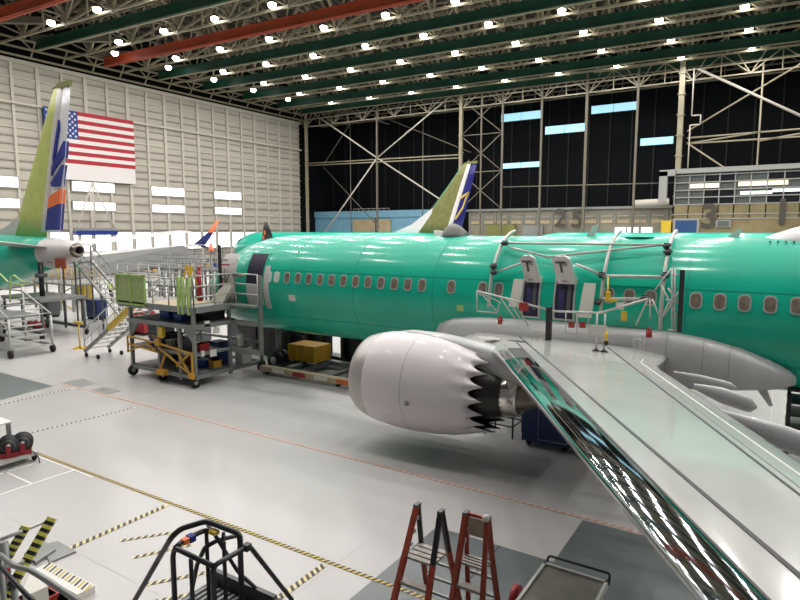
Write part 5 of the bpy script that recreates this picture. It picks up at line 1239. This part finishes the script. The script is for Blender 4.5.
for k, (pts, lab) in enumerate((([(40, 545), (58, 541), (76, 551), (50, 562)], 'grey metal plate lying flat by the striped frame, right one'), ([(24, 553), (44, 541), (56, 549), (36, 562)], 'grey metal plate lying flat by the striped frame, left one'), ([(22, 592), (30, 573), (48, 586), (30, 594)], 'white sheet box top between the bent pipes'))):
    z_ = (.03, .06, .7)[k]; t = MB(); t.prism([at(u, v, z=z_) for u, v in pts], (0, 0, -z_ if k < 2 else -.65), 'greyp' if k < 2 else 'cream'); tag(t.build('metal_plate' if k < 2 else 'white_box'), lab, 'plate' if k < 2 else 'box')
t = MB(); q = at(42, 596, z=.5); t.bb((q.x - .25, q.y - .2, 0), (q.x + .1, q.y + .15, .5), 'orange'); t.bb((q.x - .27, q.y - .22, .45), (q.x + .12, q.y + .17, .5), 'red'); tag(t.build('orange_case'), 'orange case under the bent pipe at the bottom left', 'case')
t = MB(); q = at(56, 600, z=.4); t.bb((q.x - .15, q.y - .15, 0), (q.x + .15, q.y + .15, .4), 'yellow'); t.bb((q.x - .17, q.y - .17, .35), (q.x + .17, q.y + .17, .4), 'yellow'); tag(t.build('yellow_case'), 'yellow case right of the orange case at bottom edge', 'case')
# hose reel cart at left
r_ = thing('hose_reel_cart', (-15.3, 6.6, 0), 'red low cart carrying two black hose reels at left', 'cart')
t = MB(); t.bb((-15.75, 6.0, .14), (-15.0, 7.15, .22), 'alu'); t.build('deck', r_)
for k, (u_, v_) in enumerate(((8.5, 445), (22.5, 442))):
    t = MB(); c0 = at(u_, v_, z=.5); c0 = Vector(c0); y = c0.y
    d1 = Vector((.88, -.47, 0)).normalized()
    for s in (-.09, 0, .09): t.tube(c0 + d1 * (s - (.012 if s else .08)), c0 + d1 * (s + (.012 if s else .08)), .23 if s else .19, 'hose', 22)
    t.tube(c0 + d1 * .1, c0 + d1 * .108, .15, 'dgrey', 20); t.tube(c0 + d1 * .106, c0 + d1 * .112, .13, 'hose', 20)
    rl_ = t.build('hose_reel', r_)
    t = MB(); t.tube(c0 - d1 * .15, c0 + d1 * .15, .05, 'alu', 12); t.build('hub', rl_)
    t = MB(); t.box((c0.x, c0.y, .27), (.26, .36, .12), 'red', math.atan2(d1.y, d1.x)); t.box(c0 + d1 * .14 + Vector((0, 0, -.16)), (.03, .1, .34), 'red', math.atan2(d1.y, d1.x)); t.box(c0 - d1 * .14 + Vector((0, 0, -.16)), (.03, .1, .34), 'red', math.atan2(d1.y, d1.x)); t.build('bracket', rl_)
for x in (-15.65, -15.1):
    for y in (6.15, 7.1): MB().tube((x, y - .03, .08), (x, y + .03, .08), .08, 'rubber', 12).build('caster', r_)
MB().path([(-15.05, 7.05, .25), (-14.9, 7.1, .12), (-14.75, 7.05, .02)], .015, 'hose').build('hose_end', r_)
r_ = thing('work_table', (-16.2, 6.3, 0), 'white topped table at left edge behind the hose reels', 'table')
q = at(7, 422, z=.95)
MB().bb((q.x - 1.6, q.y - .5, .92), (q.x + .05, q.y + .1, .95), 'tapew').build('table_top', r_)
for dx, dy in ((0, .02), (-1.4, .02), (0, -.4), (-1.4, -.4)): MB().bb((q.x + dx - .04, q.y + dy - .04, 0), (q.x + dx + .04, q.y + dy + .04, .92), 'greyp').build('leg', r_)

# ------------------------------------------------------------------ world and view
wd_ = bpy.data.worlds.new('world'); scene.world = wd_; wd_.use_nodes = True
wd_.node_tree.nodes['Background'].inputs[0].default_value = (.85, .93, 1.0, 1); wd_.node_tree.nodes['Background'].inputs[1].default_value = .12
scene.view_settings.view_transform = 'Standard'; scene.view_settings.look = 'None'; scene.view_settings.gamma = 1
scene.view_settings.exposure = 0.0
scene.view_settings.use_curve_mapping = False
scene.cycles.max_bounces = 6; scene.cycles.diffuse_bounces = 3; scene.cycles.glossy_bounces = 3; scene.cycles.sample_clamp_indirect = 4
scene.cycles.use_denoising = True
